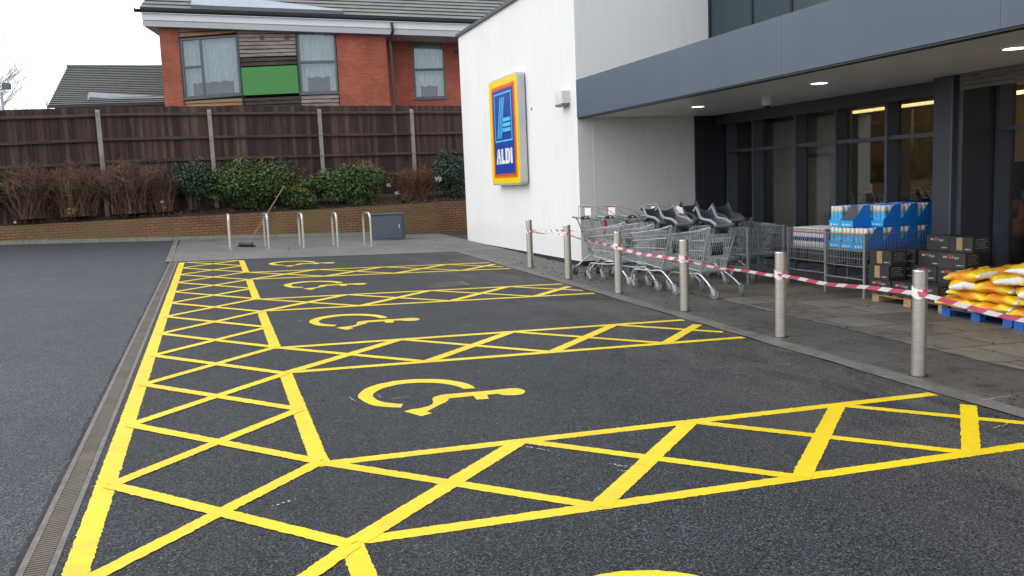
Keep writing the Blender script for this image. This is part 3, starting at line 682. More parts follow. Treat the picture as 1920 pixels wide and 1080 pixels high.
def lq(u0,u1,f0,f1): poly([(u0,LV0+lh*f0),(u1,LV0+lh*f0),(u1,LV0+lh*f1),(u0,LV0+lh*f1)])
# A
poly([(-.52,LV0),(-.40,LV0),(-.315,LV1),(-.395,LV1)]); poly([(-.315,LV1),(-.29,LV1),(-.20,LV0),(-.32,LV0),(-.375,LV0+lh*.62)]); poly([(-.42,LV0+lh*.17),(-.29,LV0+lh*.17),(-.30,LV0+lh*.36),(-.40,LV0+lh*.36)])
lq(-.17,-.05,0,1); lq(-.05,.08,0,.22)                                                   # L
lq(.11,.23,0,1); lq(.23,.30,0,.2); lq(.23,.30,.8,1); poly([(.30,LV0),(.36,LV0+.02),(.40,LV0+.07),(.40,LV1-.07),(.36,LV1-.02),(.30,LV1),(.30,LV1-lh*.2),(.305,LV1-lh*.24),(.305,LV0+lh*.24),(.30,LV0+lh*.2)])   # D
lq(.44,.56,0,1)                                                                           # I
b.build('lettering', M['signwhite'], t)

# ------------------------------------------------------------------ bollards and tape
BX = [(4.858,9.617),(4.814,7.76),(4.793,5.902),(4.821,4.165),(4.835,2.31),(4.808,.479),(4.82,-1.37)]
BL = ['far steel bollard standing in front of the white wall, first in the row','steel bollard in front of the corner of the white wall and leftmost trolley','steel bollard before the gap between the two trolley rows','steel bollard in front of the trolley with grey child seat','steel bollard in front of the wire bin of white bottles','nearest steel bollard in view, with tape wound round it beside the yellow bags','last steel bollard beyond the right edge of the picture']
rb = .057
def bollard():
    t = thing('bollard', BL[0], 'bollard', (0,0,0), 0, 'steel bollards along the kerb')
    b = MB(); b.lathe([(rb,-.05),(rb,.862)], 28); b.build('post', M['steel'], t, smooth=True)
    b = MB(); b.lathe([(rb,.862),(rb-.004,.871),(.001,.874)], 28); b.build('cap', M['steeltop'], t, smooth=True)
    b = MB(); b.lathe([(rb+.018,.002),(rb+.016,.008),(rb+.001,.009),(rb+.001,.002)], 24); b.build('base_collar', M['grit'], t)
    return t
b0 = bollard(); index_kids()
for i, (x, y) in enumerate(BX):
    o = b0 if i == 0 else copy_tree(b0)
    o.location = (x, y, gz(x,y)); o['label'] = BL[i]; o.rotation_euler = (0,0,i*.9)
TZ = [.668,.735,.672,.642,.640,.686,.60]
tape = thing('barrier_tape', 'red and white striped barrier tape strung from bollard to bollard', 'barrier tape', (4.8,4,gz(4.8,4)+.6))
def ribbon(mb, p, q, w, sag, twist0, twist1, per=.135, ph=0.0):
    p = Vector(p); q = Vector(q); L = (q-p).length; k = int(L/.03)
    d = (q-p).normalized(); side = Vector((d.y,-d.x,0)).normalized(); prev = None
    for i in range(k+1):
        f = i/k; c = p.lerp(q, f)+Vector((0,0,-sag*4*f*(1-f)+.006*math.sin(f*11+ph))); tw = twist0+(twist1-twist0)*f
        off = (Vector((0,0,1))*math.cos(tw)+side*math.sin(tw))*(w/2)
        sl = Vector(d)*.034
        cur = (c-off-sl, c+off+sl)
        if prev: mb.face([prev[0],cur[0],cur[1],prev[1]], int((L*f+ph)/per) % 2)
        prev = cur
TM = [M['tapered'], M['tapewhite']]
def tp(i, dz=0.0): x, y = BX[i]; return (x-rb*.9, y, gz(x,y)+TZ[i]+dz)
mb = MB()
ribbon(mb, tp(0), tp(1,-.01), .035, .012, .2, 2.2, .13); ribbon(mb, tp(0,.02), (BX[1][0]-rb,7.76,gz(*BX[1])+.79), .03, .012, .5, 3.4, .13, .06)
ribbon(mb, (BX[1][0]-rb,7.76,gz(*BX[1])+.79), (5.05,7.46,gz(5.05,7.46)+.77), .022, .0, 1.1, 1.3, .13)
ribbon(mb, tp(1), tp(2), .042, .02, 1.0, .35, .135)
ribbon(mb, tp(2,-.02), tp(3,-.005), .040, .02, .2, .05, .135, .02); ribbon(mb, tp(3,-.02), tp(4,-.005), .036, .012, .6, .3, .135, .08)
ribbon(mb, tp(4), tp(5,.01), .038, .02, .45, .2, .135, .04); ribbon(mb, tp(5), tp(6), .042, .02, .2, .5, .135)
mb.build('ribbon', TM, tape, world=True)
for i in range(6):
    mb = MB(); x, y = BX[i]; rr = rb+.004; k = 22; H = .028 if i < 2 else .04
    for j in range(k):
        a0, a1 = 2*math.pi*j/k, 2*math.pi*(j+1)/k
        def ph(a, s_): return (x+rr*math.cos(a), y+rr*math.sin(a), gz(x,y)+TZ[i]+s_*H-.012*math.cos(a+1)+.008*math.sin(3*a))
        mb.face([ph(a0,-1),ph(a1,-1),ph(a1,1),ph(a0,1)], 0 if (j//3) % 5 == 0 else 1)
    mb.build('wrap', TM, tape, world=True)

# ------------------------------------------------------------------ shopping trolleys
def arc_pts(pts, r=.05, n=4):
    """round the corners of a polyline"""
    P = [Vector(p) for p in pts]; out = [P[0]]
    for a, b_, c in zip(P[:-2], P[1:-1], P[2:]):
        d1 = (a-b_); d2 = (c-b_); q = min(r, d1.length*.45, d2.length*.45)
        s = b_+d1.normalized()*q; e = b_+d2.normalized()*q
        for i in range(n+1):
            f = i/n; out.append(s*(1-f)**2+b_*2*f*(1-f)+e*f*f)
    out.append(P[-1]); return out
def lerp(a, b, f): return Vector(a).lerp(Vector(b), f)
def panel(mb, A, B, C, D, nu, nv, r, rim=None):
    """wire panel between edges A-B (bottom) and D-C (top)"""
    for i in range(nu+1): f = i/nu; mb.tube([lerp(A,B,f), lerp(D,C,f)], r, 4, 0, False)
    for j in range(nv+1):
        f = j/nv; mb.tube([lerp(A,D,f), lerp(B,C,f)], (rim if rim and j in (0,nv) else r), 4 if not rim else 5, 0, False)
def make_trolley(label, seat=False, rim='greyrim', plate=False, strap=False, group='shopping trolleys by the shop front', flap=True):
    t = thing('shopping_trolley', label, 'shopping trolley', (0,0,0), 0, group)
    # rear top/bottom, front top/bottom corners (y forward)
    RTl,RTr = (-.265,0,.93),(.265,0,.93); RBl,RBr = (-.235,.13,.345),(.235,.13,.345)
    FTl,FTr = (-.19,.84,.82),(.19,.84,.82); FBl,FBr = (-.165,.74,.42),(.165,.74,.42)
    b = MB(); wr = .0040
    panel(b, RBl,RBr,RTr,RTl, 14, 5, wr, .005)
    panel(b, RBl,FBl,FTl,RTl, 19, 4, wr, .0055); panel(b, RBr,FBr,FTr,RTr, 19, 4, wr, .0055)
    panel(b, FBl,FBr,FTr,FTl, 10, 4, wr, .0055); panel(b, RBl,RBr,FBr,FBl, 10, 8, wr, .005)
    b.build('basket', M['chrome'], t)
    b = MB()
    for s in (-1,1):
        b.tube(arc_pts([(s*.27,-.075,.145),(s*.262,-.02,.20),(s*.235,.17,.325),(s*.20,.42,.30),(s*.16,.80,.30),(s*.155,.87,.22),(s*.155,.885,.15)], .07), .0135, 8)
        b.tube(arc_pts([(s*.236,.17,.32),(s*.245,.06,.60),(s*.262,-.05,.92),(s*.262,-.10,.965)], .08), .012, 8)
        b.tube([(s*.262,-.10,.965),(s*.258,.10,.925)], .009, 6)
    b.tube([(-.16,.80,.30),(.16,.80,.30)], .011, 6); b.tube([(-.2,.42,.30),(.2,.42,.30)], .011, 6); b.tube([(-.232,.17,.322),(.232,.17,.322)], .011, 6)
    b.build('frame', M['tubechrome'], t, smooth=True)
    h = MB(); h.tube([(-.275,-.115,.97),(.275,-.115,.97)], .0145, 10); ho = h.build('handle', M['tubechrome'], t, smooth=True)
    h = MB()
    for s in (-1,1): h.lathe([(.019,s*.272),(.02,s*.285),(.017,s*.30),(.001,s*.303)], 12, (0,-.115,.97), 0, 'x')
    h.build('end_cap', M['black'], ho, smooth=True)
    l = MB(); l.bbox((.10,-.155,.945),(.19,-.06,.995), .012); lo_ = l.build('coin_lock', M['black'], t)
    l = MB(); l.tube([(.145,-.15,.95),(.15,-.165,.86),(.15,-.155,.78)], .003, 5); l.build('lock_chain', M['black'], lo_)
    if flap:
        k = MB(); k.bbox((-.11,.075,.56),(.13,.09,.73), .006)
        for i in range(4): k.box((-.10+.06*i,.07,.57),(-.07+.06*i,.077,.72))
        k.build('seat_flap', M['black'], t)
    for (sx, yy, rr) in ((-.27,-.10,.4),(.27,-.10,-.5),(-.155,.875,.9),(.155,.875,.2)):
        c = MB(); m4 = Matrix.Translation((sx, yy, 0)) @ Matrix.Rotation(rr, 4, 'Z')
        c.lathe([(.02,.165),(.024,.16),(.024,.142),(.001,.14)], 12, (sx,yy+.015,0))
        for s in (-1,1): c.hexa([(s*.022-.002,-.045,.05),(s*.022+.002,-.045,.05),(s*.022+.002,-.015,.05),(s*.022-.002,-.015,.05),(s*.022-.002,-.03,.143),(s*.022+.002,-.03,.143),(s*.022+.002,.03,.143),(s*.022-.002,.03,.143)], 0, m4)
        co = c.build('castor', M['tubechrome'], t)
        w = MB(); w.lathe([(.028,-.015),(.034,-.016),(.034,.016),(.028,.015)], 20, (0,0,0), 0, 'x'); w.lathe([(.012,-.018),(.012,.018)], 10, (0,0,0), 0, 'x')
        w.lathe([(.036,-.013),(.058,-.013),(.0625,-.006),(.0625,.006),(.058,.013),(.036,.013)], 24, (0,0,0), 1, 'x')
        q = Matrix.Translation((sx,yy,.0625)) @ Matrix.Rotation(rr, 4, 'Z') @ Matrix.Translation((0,-.03,0))
        w.v = [tuple(q @ Vector(v)) for v in w.v]
        w.build('wheel', [M['wheel'], M['tyre'] if plate else M['wheel']], co, smooth=True)
    if plate:
        p = MB(); x0,x1,z0,z1,yb = -.05,.24,1.0,1.15,-.02
        p.box((x0+.018,yb-.002,z0),(x1-.018,yb+.002,z1-.02)); po = p.build('advert_card', M['card'], t)
        p = MB(); p.box((x0,yb-.006,z1-.02),(x1,yb+.006,z1+.004)); p.box((x0,yb-.006,z0),(x0+.018,yb+.006,z1-.02)); p.box((x1-.018,yb-.006,z0),(x1,yb+.006,z1-.02)); p.build('card_frame', M['red'], po)
        p = MB(); p.tube(arc_pts([(-.262,-.03,.93),(-.262,-.03,1.155),(.262,-.03,1.155),(.262,-.03,.93)], .03), .006, 6)
        p.tube([(-.262,-.03,1.04),(-.05,-.03,1.04)], .004, 5); p.tube([(-.262,-.03,1.155),(-.25,.30,1.06)], .005, 5); p.tube([(-.25,.30,1.06),(-.24,.55,.88)], .005, 5); p.tube([(.262,-.03,1.155),(.25,.30,1.06)], .005, 5); p.tube([(.25,.30,1.06),(.24,.55,.88)], .005, 5)
        p.build('card_stand', M['chrome'], t)
    if strap:
        s_ = MB()
        for (x, yy, L) in ((.29,.19,.27),):
            prev = None
            for i in range(9):
                f = i/8; c = Vector((x+.006*math.sin(f*6), yy-.01+.02*math.sin(f*4), .93-L*f)); w_ = .014+.012*math.sin(math.pi*f)
                cur = (c+Vector((0,-w_,0)), c+Vector((0,w_,0)), c+Vector((.008,w_,0)), c+Vector((.008,-w_,0)))
                if prev: s_.loft([prev, cur], 0, i == 1, i == 8)
                prev = cur
        s_.build('red_strap', M['red'], t)
    if seat:
        s_ = MB(); prof = [(.345,1.145),(.33,1.16),(.30,1.145),(.265,1.09),(.23,1.02),(.19,.985),(.12,.975),(.04,.965),(-.03,.93),(-.07,.90)]
        nx = 10; rings = []
        for i, (yy, z) in enumerate(prof):
            ring_t = []
            for k in range(nx+1):
                x = -.15+.30*k/nx; e = abs(x)/.15
                lift = .075*e**3*(1 if i > 1 else .3)
                ring_t.append((x, yy-.02*e**2*0, z+lift))
            rings.append(ring_t)
        for a, c in zip(rings[:-1], rings[1:]):
            for k in range(nx):
                s_.face([a[k],a[k+1],c[k+1],c[k]])
                u = Vector((0,.012,-.014)); s_.face([Vector(a[k])+u,Vector(c[k])+u,Vector(c[k+1])+u,Vector(a[k+1])+u])
        so = s_.build('child_seat', M['seat'], t, smooth=True)
        r_ = MB()
        for k in (0, nx): r_.tube([rg[k] for rg in rings], .019, 8)
        r_.build('seat_rim', M[rim], so, smooth=True)
        r_ = MB(); r_.bbox((-.10,-.06,.86),(.10,.12,.93), .02); r_.build('seat_base', M['black'], so)
    return t
tA = make_trolley('a', plate=True, strap=True)
tA2 = make_trolley('a', plate=True)
tA3 = make_trolley('a', flap=True)
tB = make_trolley('b', seat=True)
tC = make_trolley('c', seat=True, rim='seat')
tD = make_trolley('d')
index_kids()
used = set()
def put(proto, x, y, ang, label):
    o = proto if proto.name not in used else copy_tree(proto)
    used.add(proto.name)
    o.location = (x, y, gz(x,y)+.004); o.rotation_euler = (math.atan(SY)*0, 0, ang); o['label'] = label
    return o
AH = -math.pi/2            # heading +x
put(tA, 5.30, 8.05, AH, 'leftmost trolley against the white wall, red framed card and long red strap')
put(tA, 5.74, 8.07, AH+.03, 'second trolley from the left in the row by the white wall, with red strap')
put(tA3, 6.15, 8.05, AH, 'third trolley from the left in the row by the white wall, without card')
put(tA2, 6.56, 8.10, AH-.02, 'fourth trolley in the wall row, its red framed card beside the dark seats')
put(tA2, 7.05, 8.12, AH, 'trolley deepest in the wall row, its red framed card behind the dark seats')
BH = .24
put(tB, 5.93, 5.08, BH, 'nearest trolley, rear wheels towards us, grey rimmed child seat above its handle')
put(tB, 5.66, 5.64, BH+.03, 'second trolley with grey rimmed child seat, nested behind the nearest one')
put(tB, 5.66, 6.12, BH, 'third trolley with child seat in the nested row behind the near bollards')
put(tA3, 5.48, 6.72, BH+.1, 'trolley at the back of the nested row facing the parking bays')
put(tC, 6.98, 6.35, .1, 'trolley with dark child seat standing highest against the black glass corner')
put(tC, 6.82, 7.02, .1, 'trolley with dark child seat between the card rack and black glass')
put(tD, 7.30, 7.02, AH+.05, 'empty trolley side on in front of the dark glazing by the wire bins')

# ------------------------------------------------------------------ wire bins and goods
def wire_bin(label, x0, x1, y0, y1, zt=.86, zb=.43, floor=.62, low=False):
    cx, cy = (x0+x1)/2, (y0+y1)/2; g = gz(cx, cy)+.004
    t = thing('wire_bin', label, 'wire bin', (cx,cy,g), 0, 'wire bins in front of the glazing')
    a, c = (x1-x0)/2, (y1-y0)/2
    for sx in (-1,1):
        for sy in (-1,1):
            b = MB(); b.box((sx*a-.016,sy*c-.016,0),(sx*a+.016,sy*c+.016,zt+.02)); b.build('leg', M['greywire'], t)
    K = [(-a,-c),(a,-c),(a,c),(-a,c)]
    for i in range(4):
        b = MB(); p, q = K[i], K[(i+1) % 4]; L = math.hypot(q[0]-p[0], q[1]-p[1])
        panel(b, (*p,zb),(*q,zb),(*q,zt),(*p,zt), int(L/.045), 4, .0038, .007); b.build('side_panel', M['greywire'], t)
    b = MB(); b.box((-a+.02,-c+.02,floor-.03),(a-.02,c-.02,floor)); b.build('shelf', M['greywire'], t)
    b = MB(); b.tube([(-a,-c,.26),(-a,c,.26)], .01, 6); b.tube([(a,-c,.26),(a,c,.26)], .01, 6); b.tube([(-a,0,.26),(a,0,.26)], .01, 6); b.build('brace', M['greywire'], t)
    return t
wire_bin('wire bin holding the blue trays, beside the black boxes', 7.56, 8.80, 4.20, 4.96, floor=.655)
wire_bin('wire bin full of white bottles, left of the blue trays', 7.64, 8.75, 5.06, 5.90, .87, .42, .61)
wire_bin('empty low wire bin with dark rail left of the white bottles', 6.98, 7.62, 5.98, 6.60, .86, .45, .47)

def make_bottle(nm, lab, r, h, mats, group):
    t = thing(nm, lab, 'bottle', (0,0,0), 0, group)
    b = MB(); capz = h*.80
    zs = [(r*.92,0,0),(r,.01,0),(r,h*.30,1),(r,h*.55,2),(r,h*.74,3)]
    b.lathe([(r*.93,0),(r,.01),(r,h*.28)], 14, m=0); b.lathe([(r,h*.28),(r,h*.52)], 14, m=1); b.lathe([(r,h*.52),(r,h*.72)], 14, m=2); b.lathe([(r,h*.72),(r*.97,h*.76),(r*.9,h*.78)], 14, m=3)
    b.build('body', mats[:4], t, smooth=True)
    b = MB(); b.lathe([(r*.88,h*.775),(r*.9,h*.79),(r*.9,h*.985),(r*.82,h),(.001,h)], 14); b.build('cap', mats[4], t, smooth=True)
    return t
tX = MB()
def make_tray(grey=False):
    t = thing('display_tray', 'x', 'tray', (0,0,0), 0, 'blue display trays in the wire bin')
    # local x: depth (front at 0 -> back at L), y across
    L, W_, Hb, Hf = .285, .235, .285, .10
    for s in (-1,1):
        b = MB(); y = s*W_/2
        b.prism([(0,0),(L,0),(L,Hb),(.175,Hb),(.045,Hf+.02),(0,Hf)], 'y', y-.003*(s > 0)-.0, y+.003*(s < 0)); b.build('side', M['traygrey'] if grey and s > 0 else M['trayblue'], t)
    b = MB(); b.box((L-.004,-W_/2+.003,0),(L,W_/2-.003,Hb)); b.build('back', M['traygrey'] if grey else M['trayblue'], t)
    b = MB(); b.box((0,-W_/2+.003,.004),(.004,W_/2-.003,Hf-.015)); fo = b.build('front', M['traylight'], t)
    b = MB(); b.lathe([(.016,-.002),(.016,0)], 12, (0,.07,.03), 0, 'x')
    for i in range(3): b.box((-.002,.03-.035*i-.026,.022),(0,.03-.035*i,.038))
    b.build('print', M['bottlecap'], fo)
    b = MB(); b.box((0,-W_/2+.003,0),(L-.004,W_/2-.003,.004)); b.build('base', M['traylight'], t)
    return t
tray0 = make_tray(); tray1 = make_tray(True)
bot0 = make_bottle('blue_bottle', 'x', .036, .272, [M['bottlecap'],M['bottleblue'],M['bottleblue'],M['bottleyellow'],M['bottlecap']], 'blue and white bottles in the display trays')
bot1 = make_bottle('white_bottle', 'x', .036, .275, [M['creambottle'],M['navy'],M['white'],M['red'],M['bottlecap']], 'white bottles in the left wire bin')
# a narrower red print, mostly white shoulder
index_kids(); used2 = set()
def putc(proto, loc, rz, label):
    o = proto if proto.name not in used2 else copy_tree(proto)
    used2.add(proto.name); o.location = loc; o.rotation_euler = (0,0,rz); o['label'] = label
    return o
G2 = gz(8.1,4.58)+.004; Z0 = G2+.657
colw = ['left','middle','right']; roww = ['front','second','third','back']
bw = [['front left','front middle','front right'],['centre left','centre middle','centre right'],['rear left','rear middle','rear right']]
for layer in (0,1):
    for c_ in range(3):
        for r_ in range(4):
            if layer == 1 and c_ == 2 and r_ == 0: continue
            x = 7.59+.29*r_; y = 4.58+.24*(1-c_)
            z = Z0+.002+layer*.289
            lab = 'blue display tray, %s layer, %s stack, %s row of the wire bin' % (['lower','upper'][layer], colw[c_], roww[r_])
            putc(tray1 if (layer, c_, r_) == (1, 1, 0) else tray0, (x, y, z), 0, lab)
            if layer == 0 and r_ > 0 and not (c_ == 2): continue
            for i in range(3):
                for j in range(3):
                    if layer == 1 and c_ == 1 and r_ == 0: continue
                    if layer == 0 and (r_ > 0 or i > 0) and j < 2: continue
                    putc(bot0, (x+.045+.085*i+rnd.gauss(0,.002), y+.076-.076*j, z+.005), rnd.uniform(0,6),
                         'white capped blue bottle, %s place of the %s tray, %s stack, %s row' % (bw[i][j], ['lower','upper'][layer], colw[c_], roww[r_]))
G1 = gz(8.2,5.48)+.004
for i in range(6):
    for j in range(9):
        putc(bot1, (7.72+.088*i, 5.83-.0865*j, G1+.612), rnd.uniform(-.5,.5), 'white navy printed bottle, %s from left, %s row of the left bin' % (ordw(j), ['front','second','third','fourth','fifth','back'][i]))

# wooden pallet with black boxes
def make_pallet(nm, label, m, L, W_, blocks_round=False):
    t = thing(nm, label, 'pallet', (0,0,0))
    b = MB()
    for i in range(7): y = -L/2+i*(L-.1)/6; b.box((-W_/2,y,.118),(W_/2,y+.1,.138))
    b.build('deck_boards', m, t)
    b = MB()
    for x in (-W_/2,-.05,W_/2-.1): b.box((x,-L/2,.098),(x+.1,L/2,.1165))
    b.build('stringer', m, t)
    for x in (-W_/2,-.05,W_/2-.1):
        for y in (-L/2,-.06,L/2-.12):
            b = MB(); b.bbox((x,y,.018),(x+.1,y+.12,.0975), .004); b.build('block', m, t)
    for y in (-L/2,-.06,L/2-.12):
        b = MB(); b.box((-W_/2,y+.01,0),(W_/2,y+.11,.0175)); b.build('bottom_board', m, t)
    return t
pw = make_pallet('wooden_pallet', 'pale wooden pallet under the stack of black boxes', M['pallet'], 1.2, .8)
pw.location = (7.92,3.42,gz(7.92,3.42)+.006)
GB = gz(7.92,3.42)+.006+.14
def make_box(torn, face):
    t = thing('black_box', 'x', 'box', (0,0,0), 0, 'black boxes stacked on the wooden pallet')
    L, W_, H = .36, .27, .18      # y, x, z
    b = MB(); b.bbox((-W_/2,-L/2,0),(W_/2,L/2,H), .005); b.build('carton', M['boxblack'], t)
    p = MB()
    # print lines on the end (-y) and on the front (-x)
    for i in range(5): p.box((-.09,-L/2-.0015,.05+.025*i),(.09-.02*(i % 3),-L/2-.0002,.0555+.025*i))
    p.build('end_print', M['boxprint'], t)
    p = MB(); p.box((-W_/2-.0015,-.15,.03),(-W_/2-.0002,-.06,.045))
    if not torn: 
        for (ya, yb, za, zb) in ((.065,.09,.12,.145),(.095,.115,.12,.145),(-.012,.0,.118,.155),(-.04,-.018,.118,.14),(-.068,-.046,.11,.14),(-.092,-.074,.118,.14)): p.box((-W_/2-.0015,ya,za),(-W_/2-.0002,yb,zb))
    p.build('front_print', M['boxprint'], t)
    p = MB(); p.box((-W_/2-.0025,.010,.118),(-W_/2-.0003,.048,.158)); p.build('red_patch', M['red'], t)
    if torn:
        p = MB(); p.hexa([(-W_/2-.004,-.03,.02),(-W_/2-.0003,-.03,.02),(-W_/2-.0003,.06,.02),(-W_/2-.004,.06,.02),(-W_/2-.012,-.03,.177),(-W_/2-.0003,-.035,.177),(-W_/2-.0003,.05,.172),(-W_/2-.014,.05,.172)]); p.build('torn_flap', M['boxtorn'], t)
    return t
bxA = make_box(False, 0); bxB = make_box(True, 0)
index_kids()
H = .183
BXS = [ # x, y, level, torn, rz
 (7.60,3.84,0,0,0,'bottom black box at the left front corner of the pallet'),(7.60,3.84,1,1,.02,'torn black box in the middle of the left front stack, by the wire bin'),(7.62,3.85,2,1,-.04,'torn black box topping the left front stack beside the wire bin'),
 (7.60,3.44,0,0,-.02,'bottom black box at the front of the pallet, second from the left'),(7.92,3.80,1,0,.0,'black box in the second row, middle level behind the left front stack'),(7.92,3.80,2,0,.05,'black box in the second row, top level behind the left front stack'),
 (7.92,3.80,0,0,0,'black box in the second row, bottom level behind the left front stack'),
 (7.92,3.42,0,0,0,'black box in the second row, bottom level behind the nearest bollard'),(7.92,3.42,1,0,.03,'black box in the second row, middle level behind the nearest bollard'),(7.95,3.40,2,0,-.05,'black box in the second row, third level left of the yellow bags'),
 (7.60,3.05,0,0,0,'bottom black box at the right front corner of the pallet'),(7.92,3.04,1,0,0,'black box in the second row, middle level behind the yellow bags'),(7.95,3.05,2,0,.08,'black box in the second row, third level behind the yellow bags'),(7.92,3.04,0,0,0,'black box in the second row, bottom level behind the yellow bags'),
 (8.12,3.42,3,0,.06,'uppermost black box with red patch below the grey column'),(8.14,3.04,3,1,-.04,'uppermost torn black box at the foot of the column'),]
for n_, (x, y, lv, torn, rz, lab) in enumerate(BXS): putc(bxB if torn else bxA, (x+rnd.gauss(0,.02), y+rnd.gauss(0,.012), GB+H*lv), rz+rnd.gauss(0,.06), lab)

# blue pallets with yellow bags
pb = make_pallet('blue_pallet', 'blue painted pallet under the left end of the yellow bags', M['bluepallet'], .94, .9)
index_kids()
pb.location = (7.86,2.31,gz(7.86,2.31)+.006)
p2 = copy_tree(pb); p2.location = (7.82,1.32,gz(7.82,1.32)+.006); p2['label'] = 'blue painted pallet cut by the right edge, under the yellow bags'
tag(pb, group='blue pallets under the bags'); tag(p2, group='blue pallets under the bags')
def bag_mesh(seed):
    rr = random.Random(seed); mb = MB(); L, W_, T = .52, .37, .125; nu, nv = 40, 26
    off = Vector((seed*7.3, seed*3.1, 0)); bend = rr.uniform(.0,.4); px, py = rr.uniform(-.15,.15), rr.uniform(-.1,.15)
    for side in (1,-1):
        for i in range(nu):
            for j in range(nv):
                q = []
                for (a, c) in ((i,j),(i+1,j),(i+1,j+1),(i,j+1)):
                    u, v = a/nu*2-1, c/nv*2-1
                    h = (.40+.60*max(0,1-abs(u)**2.6)**.7)*(max(0,1-abs(v)**3.2)**.55)
                    x = u*L/2*(1+.02*noise.noise(Vector((v*2,seed,0)))); y = v*W_/2*(1-.07*(abs(u)**3))
                    fold = noise.noise(Vector((x*7.5,y*6.5,side*.8))+off)*.026+abs(noise.noise(Vector((x*9,y*20,side*2))+off))*.015*(.35+abs(u))
                    z = side*T/2*h+fold*min(1, h*1.6)
                    q.append((x, y, z+T/2-.045*abs(u)**3*bend-.012*v*v))
                uc, vc = (i+.5)/nu*2-1, (j+.5)/nv*2-1
                m = 0
                if abs(uc) > .88: m = 1
                elif side == 1 and ((uc-px)/.24)**2+((vc-py)/.30)**2 < 1+.35*math.sin(vc*7+uc*6): m = 2
                elif side == 1 and ((uc-px-.34)/.07)**2+((vc-py+.2)/.14)**2 < 1: m = 2
                elif ((uc-.72)/.10)**2+((vc-.66)/.22)**2 < 1 or ((uc+.74)/.10)**2+((vc+.62)/.22)**2 < 1: m = 3
                mb.face(q if side == 1 else q[::-1], m)
    # the flat sewn ends
    for e in (0, nu):
        u = e/nu*2-1
        for j in range(nv):
            q = []
            for c, side in ((j,1),(j+1,1),(j+1,-1),(j,-1)):
                v = c/nv*2-1; h = .40*(max(0,1-abs(v)**3.2)**.55); x = u*L/2*(1+.02*noise.noise(Vector((v*2,seed,0)))); y = v*W_/2*.93
                fold = noise.noise(Vector((x*7.5,y*6.5,side*.8))+off)*.026+abs(noise.noise(Vector((x*9,y*20,side*2))+off))*.015*1.35
                q.append((x, y, side*T/2*h+fold*min(1, h*1.6)+T/2-.045*bend-.012*v*v))
            mb.face(q, 1)
    return mb
BM = [M['bagyellow'],M['bagwhite'],M['bagblack'],M['bagred']]
protos = []
for s in range(4):
    o = bag_mesh(s+1).build('yellow_bag', BM, smooth=True)
    import bmesh
    bm = bmesh.new(); bm.from_mesh(o.data); bmesh.ops.remove_doubles(bm, verts=bm.verts, dist=.0006); bmesh.ops.recalc_face_normals(bm, faces=bm.faces); bm.to_mesh(o.data); bm.free()
    o.data.polygons.foreach_set('use_smooth', [True]*len(o.data.polygons))
    tag(o, 'x', 'bag', 'yellow and orange bags heaped on the blue pallets'); protos.append(o)
GP = gz(7.8,1.9)+.006+.14
lay = ['bottom','second','third','fourth','fifth','top']
bi = 0
for rrow, (x, nl) in enumerate(((7.50,4),(7.85,5),(8.17,6))):
    for lv in range(nl):
        for k in range(4):
            if rrow == 2 and lv >= 4 and k == 0: continue
            if rrow == 1 and lv == 4 and k == 0: continue
            y = 2.50-.46*k+(-.10 if lv % 2 else .04)+rnd.gauss(0,.025)
            if lv >= 4: y -= .12
            p = protos[bi % 4]; o = p if bi < 4 else p.copy()
            if bi >= 4: col.objects.link(o)
            o.location = (x+rnd.gauss(0,.02), y, GP+.106*lv)
            flip = rnd.choice((0, math.pi))
            o.rotation_euler = (rnd.gauss(0,.05), rnd.gauss(0,.06), math.pi/2+flip+rnd.choice((0,0,1.2,-.9) if lv else (0,))+rnd.gauss(0,.2 if lv else .08))
            o['label'] = 'yellow and orange bag at the %s of the %s row, %s layer' % (['left end','middle left','middle right','right end'][k], ['front','middle','back'][rrow], lay[lv] if lv < nl-1 else 'top')
            bi += 1

# ------------------------------------------------------------------ back of the yard
for i, (nx_, ny, fx, fy) in enumerate(((-.186,16.08,-.19,16.93),(.676,16.04,.64,16.92),(1.459,15.87,1.44,16.58),(2.261,15.87,2.24,16.50),(3.042,15.71,2.97,16.30))):
    lab = ['leftmost steel cycle stand, beside the leaning broom','second steel cycle stand from the left, right of the broom','middle one of the five steel cycle stands','fourth steel cycle stand from the left','rightmost steel cycle stand, beside the grey cabinet'][i]
    c = ((nx_+fx)/2,(ny+fy)/2); g = gz(*c); t = thing('cycle_stand', lab, 'cycle stand', (c[0],c[1],g), 0, 'steel cycle stands at the back of the yard')
    b = MB(); n_, f_ = (nx_-c[0],ny-c[1]), (fx-c[0],fy-c[1])
    b.tube(arc_pts([(n_[0],n_[1],gz(nx_,ny)-g-.05),(n_[0],n_[1],.80),(f_[0],f_[1],.80),(f_[0],f_[1],gz(fx,fy)-g-.05)], .17, 8), .026, 10); b.build('hoop', M['steel'], t, smooth=True)
    for (px, py) in (n_, f_):
        b = MB(); zz = gz(px+c[0],py+c[1])-g; b.lathe([(.05,zz),(.05,zz+.006),(.028,zz+.008)], 16, (px,py,.003)); b.build('base_ring', M['steel'], t)
t = thing('cabinet', 'low dark grey metal cabinet standing against the brick wall', 'cabinet', (3.93,18.08,gz(3.93,18.08)), -.30)
b = MB(); b.bbox((-.42,-.30,0),(.42,.30,.66), .01); b.build('body', M['cabinet'], t)
b = MB(); b.bbox((-.445,-.33,.662),(.445,.32,.705), .012); b.build('lid', M['cabinet'], t)
b = MB(); b.box((-.37,-.312,.04),(.385,-.3015,.645)); d_ = b.build('door', mat('cabinet_door', (.066,.082,.105), (.06,.075,.097), 2, .42), t)
b = MB(); b.bbox((.315,-.335,.30),(.345,-.313,.40), .006); b.build('handle', M['tubechrome'], d_)
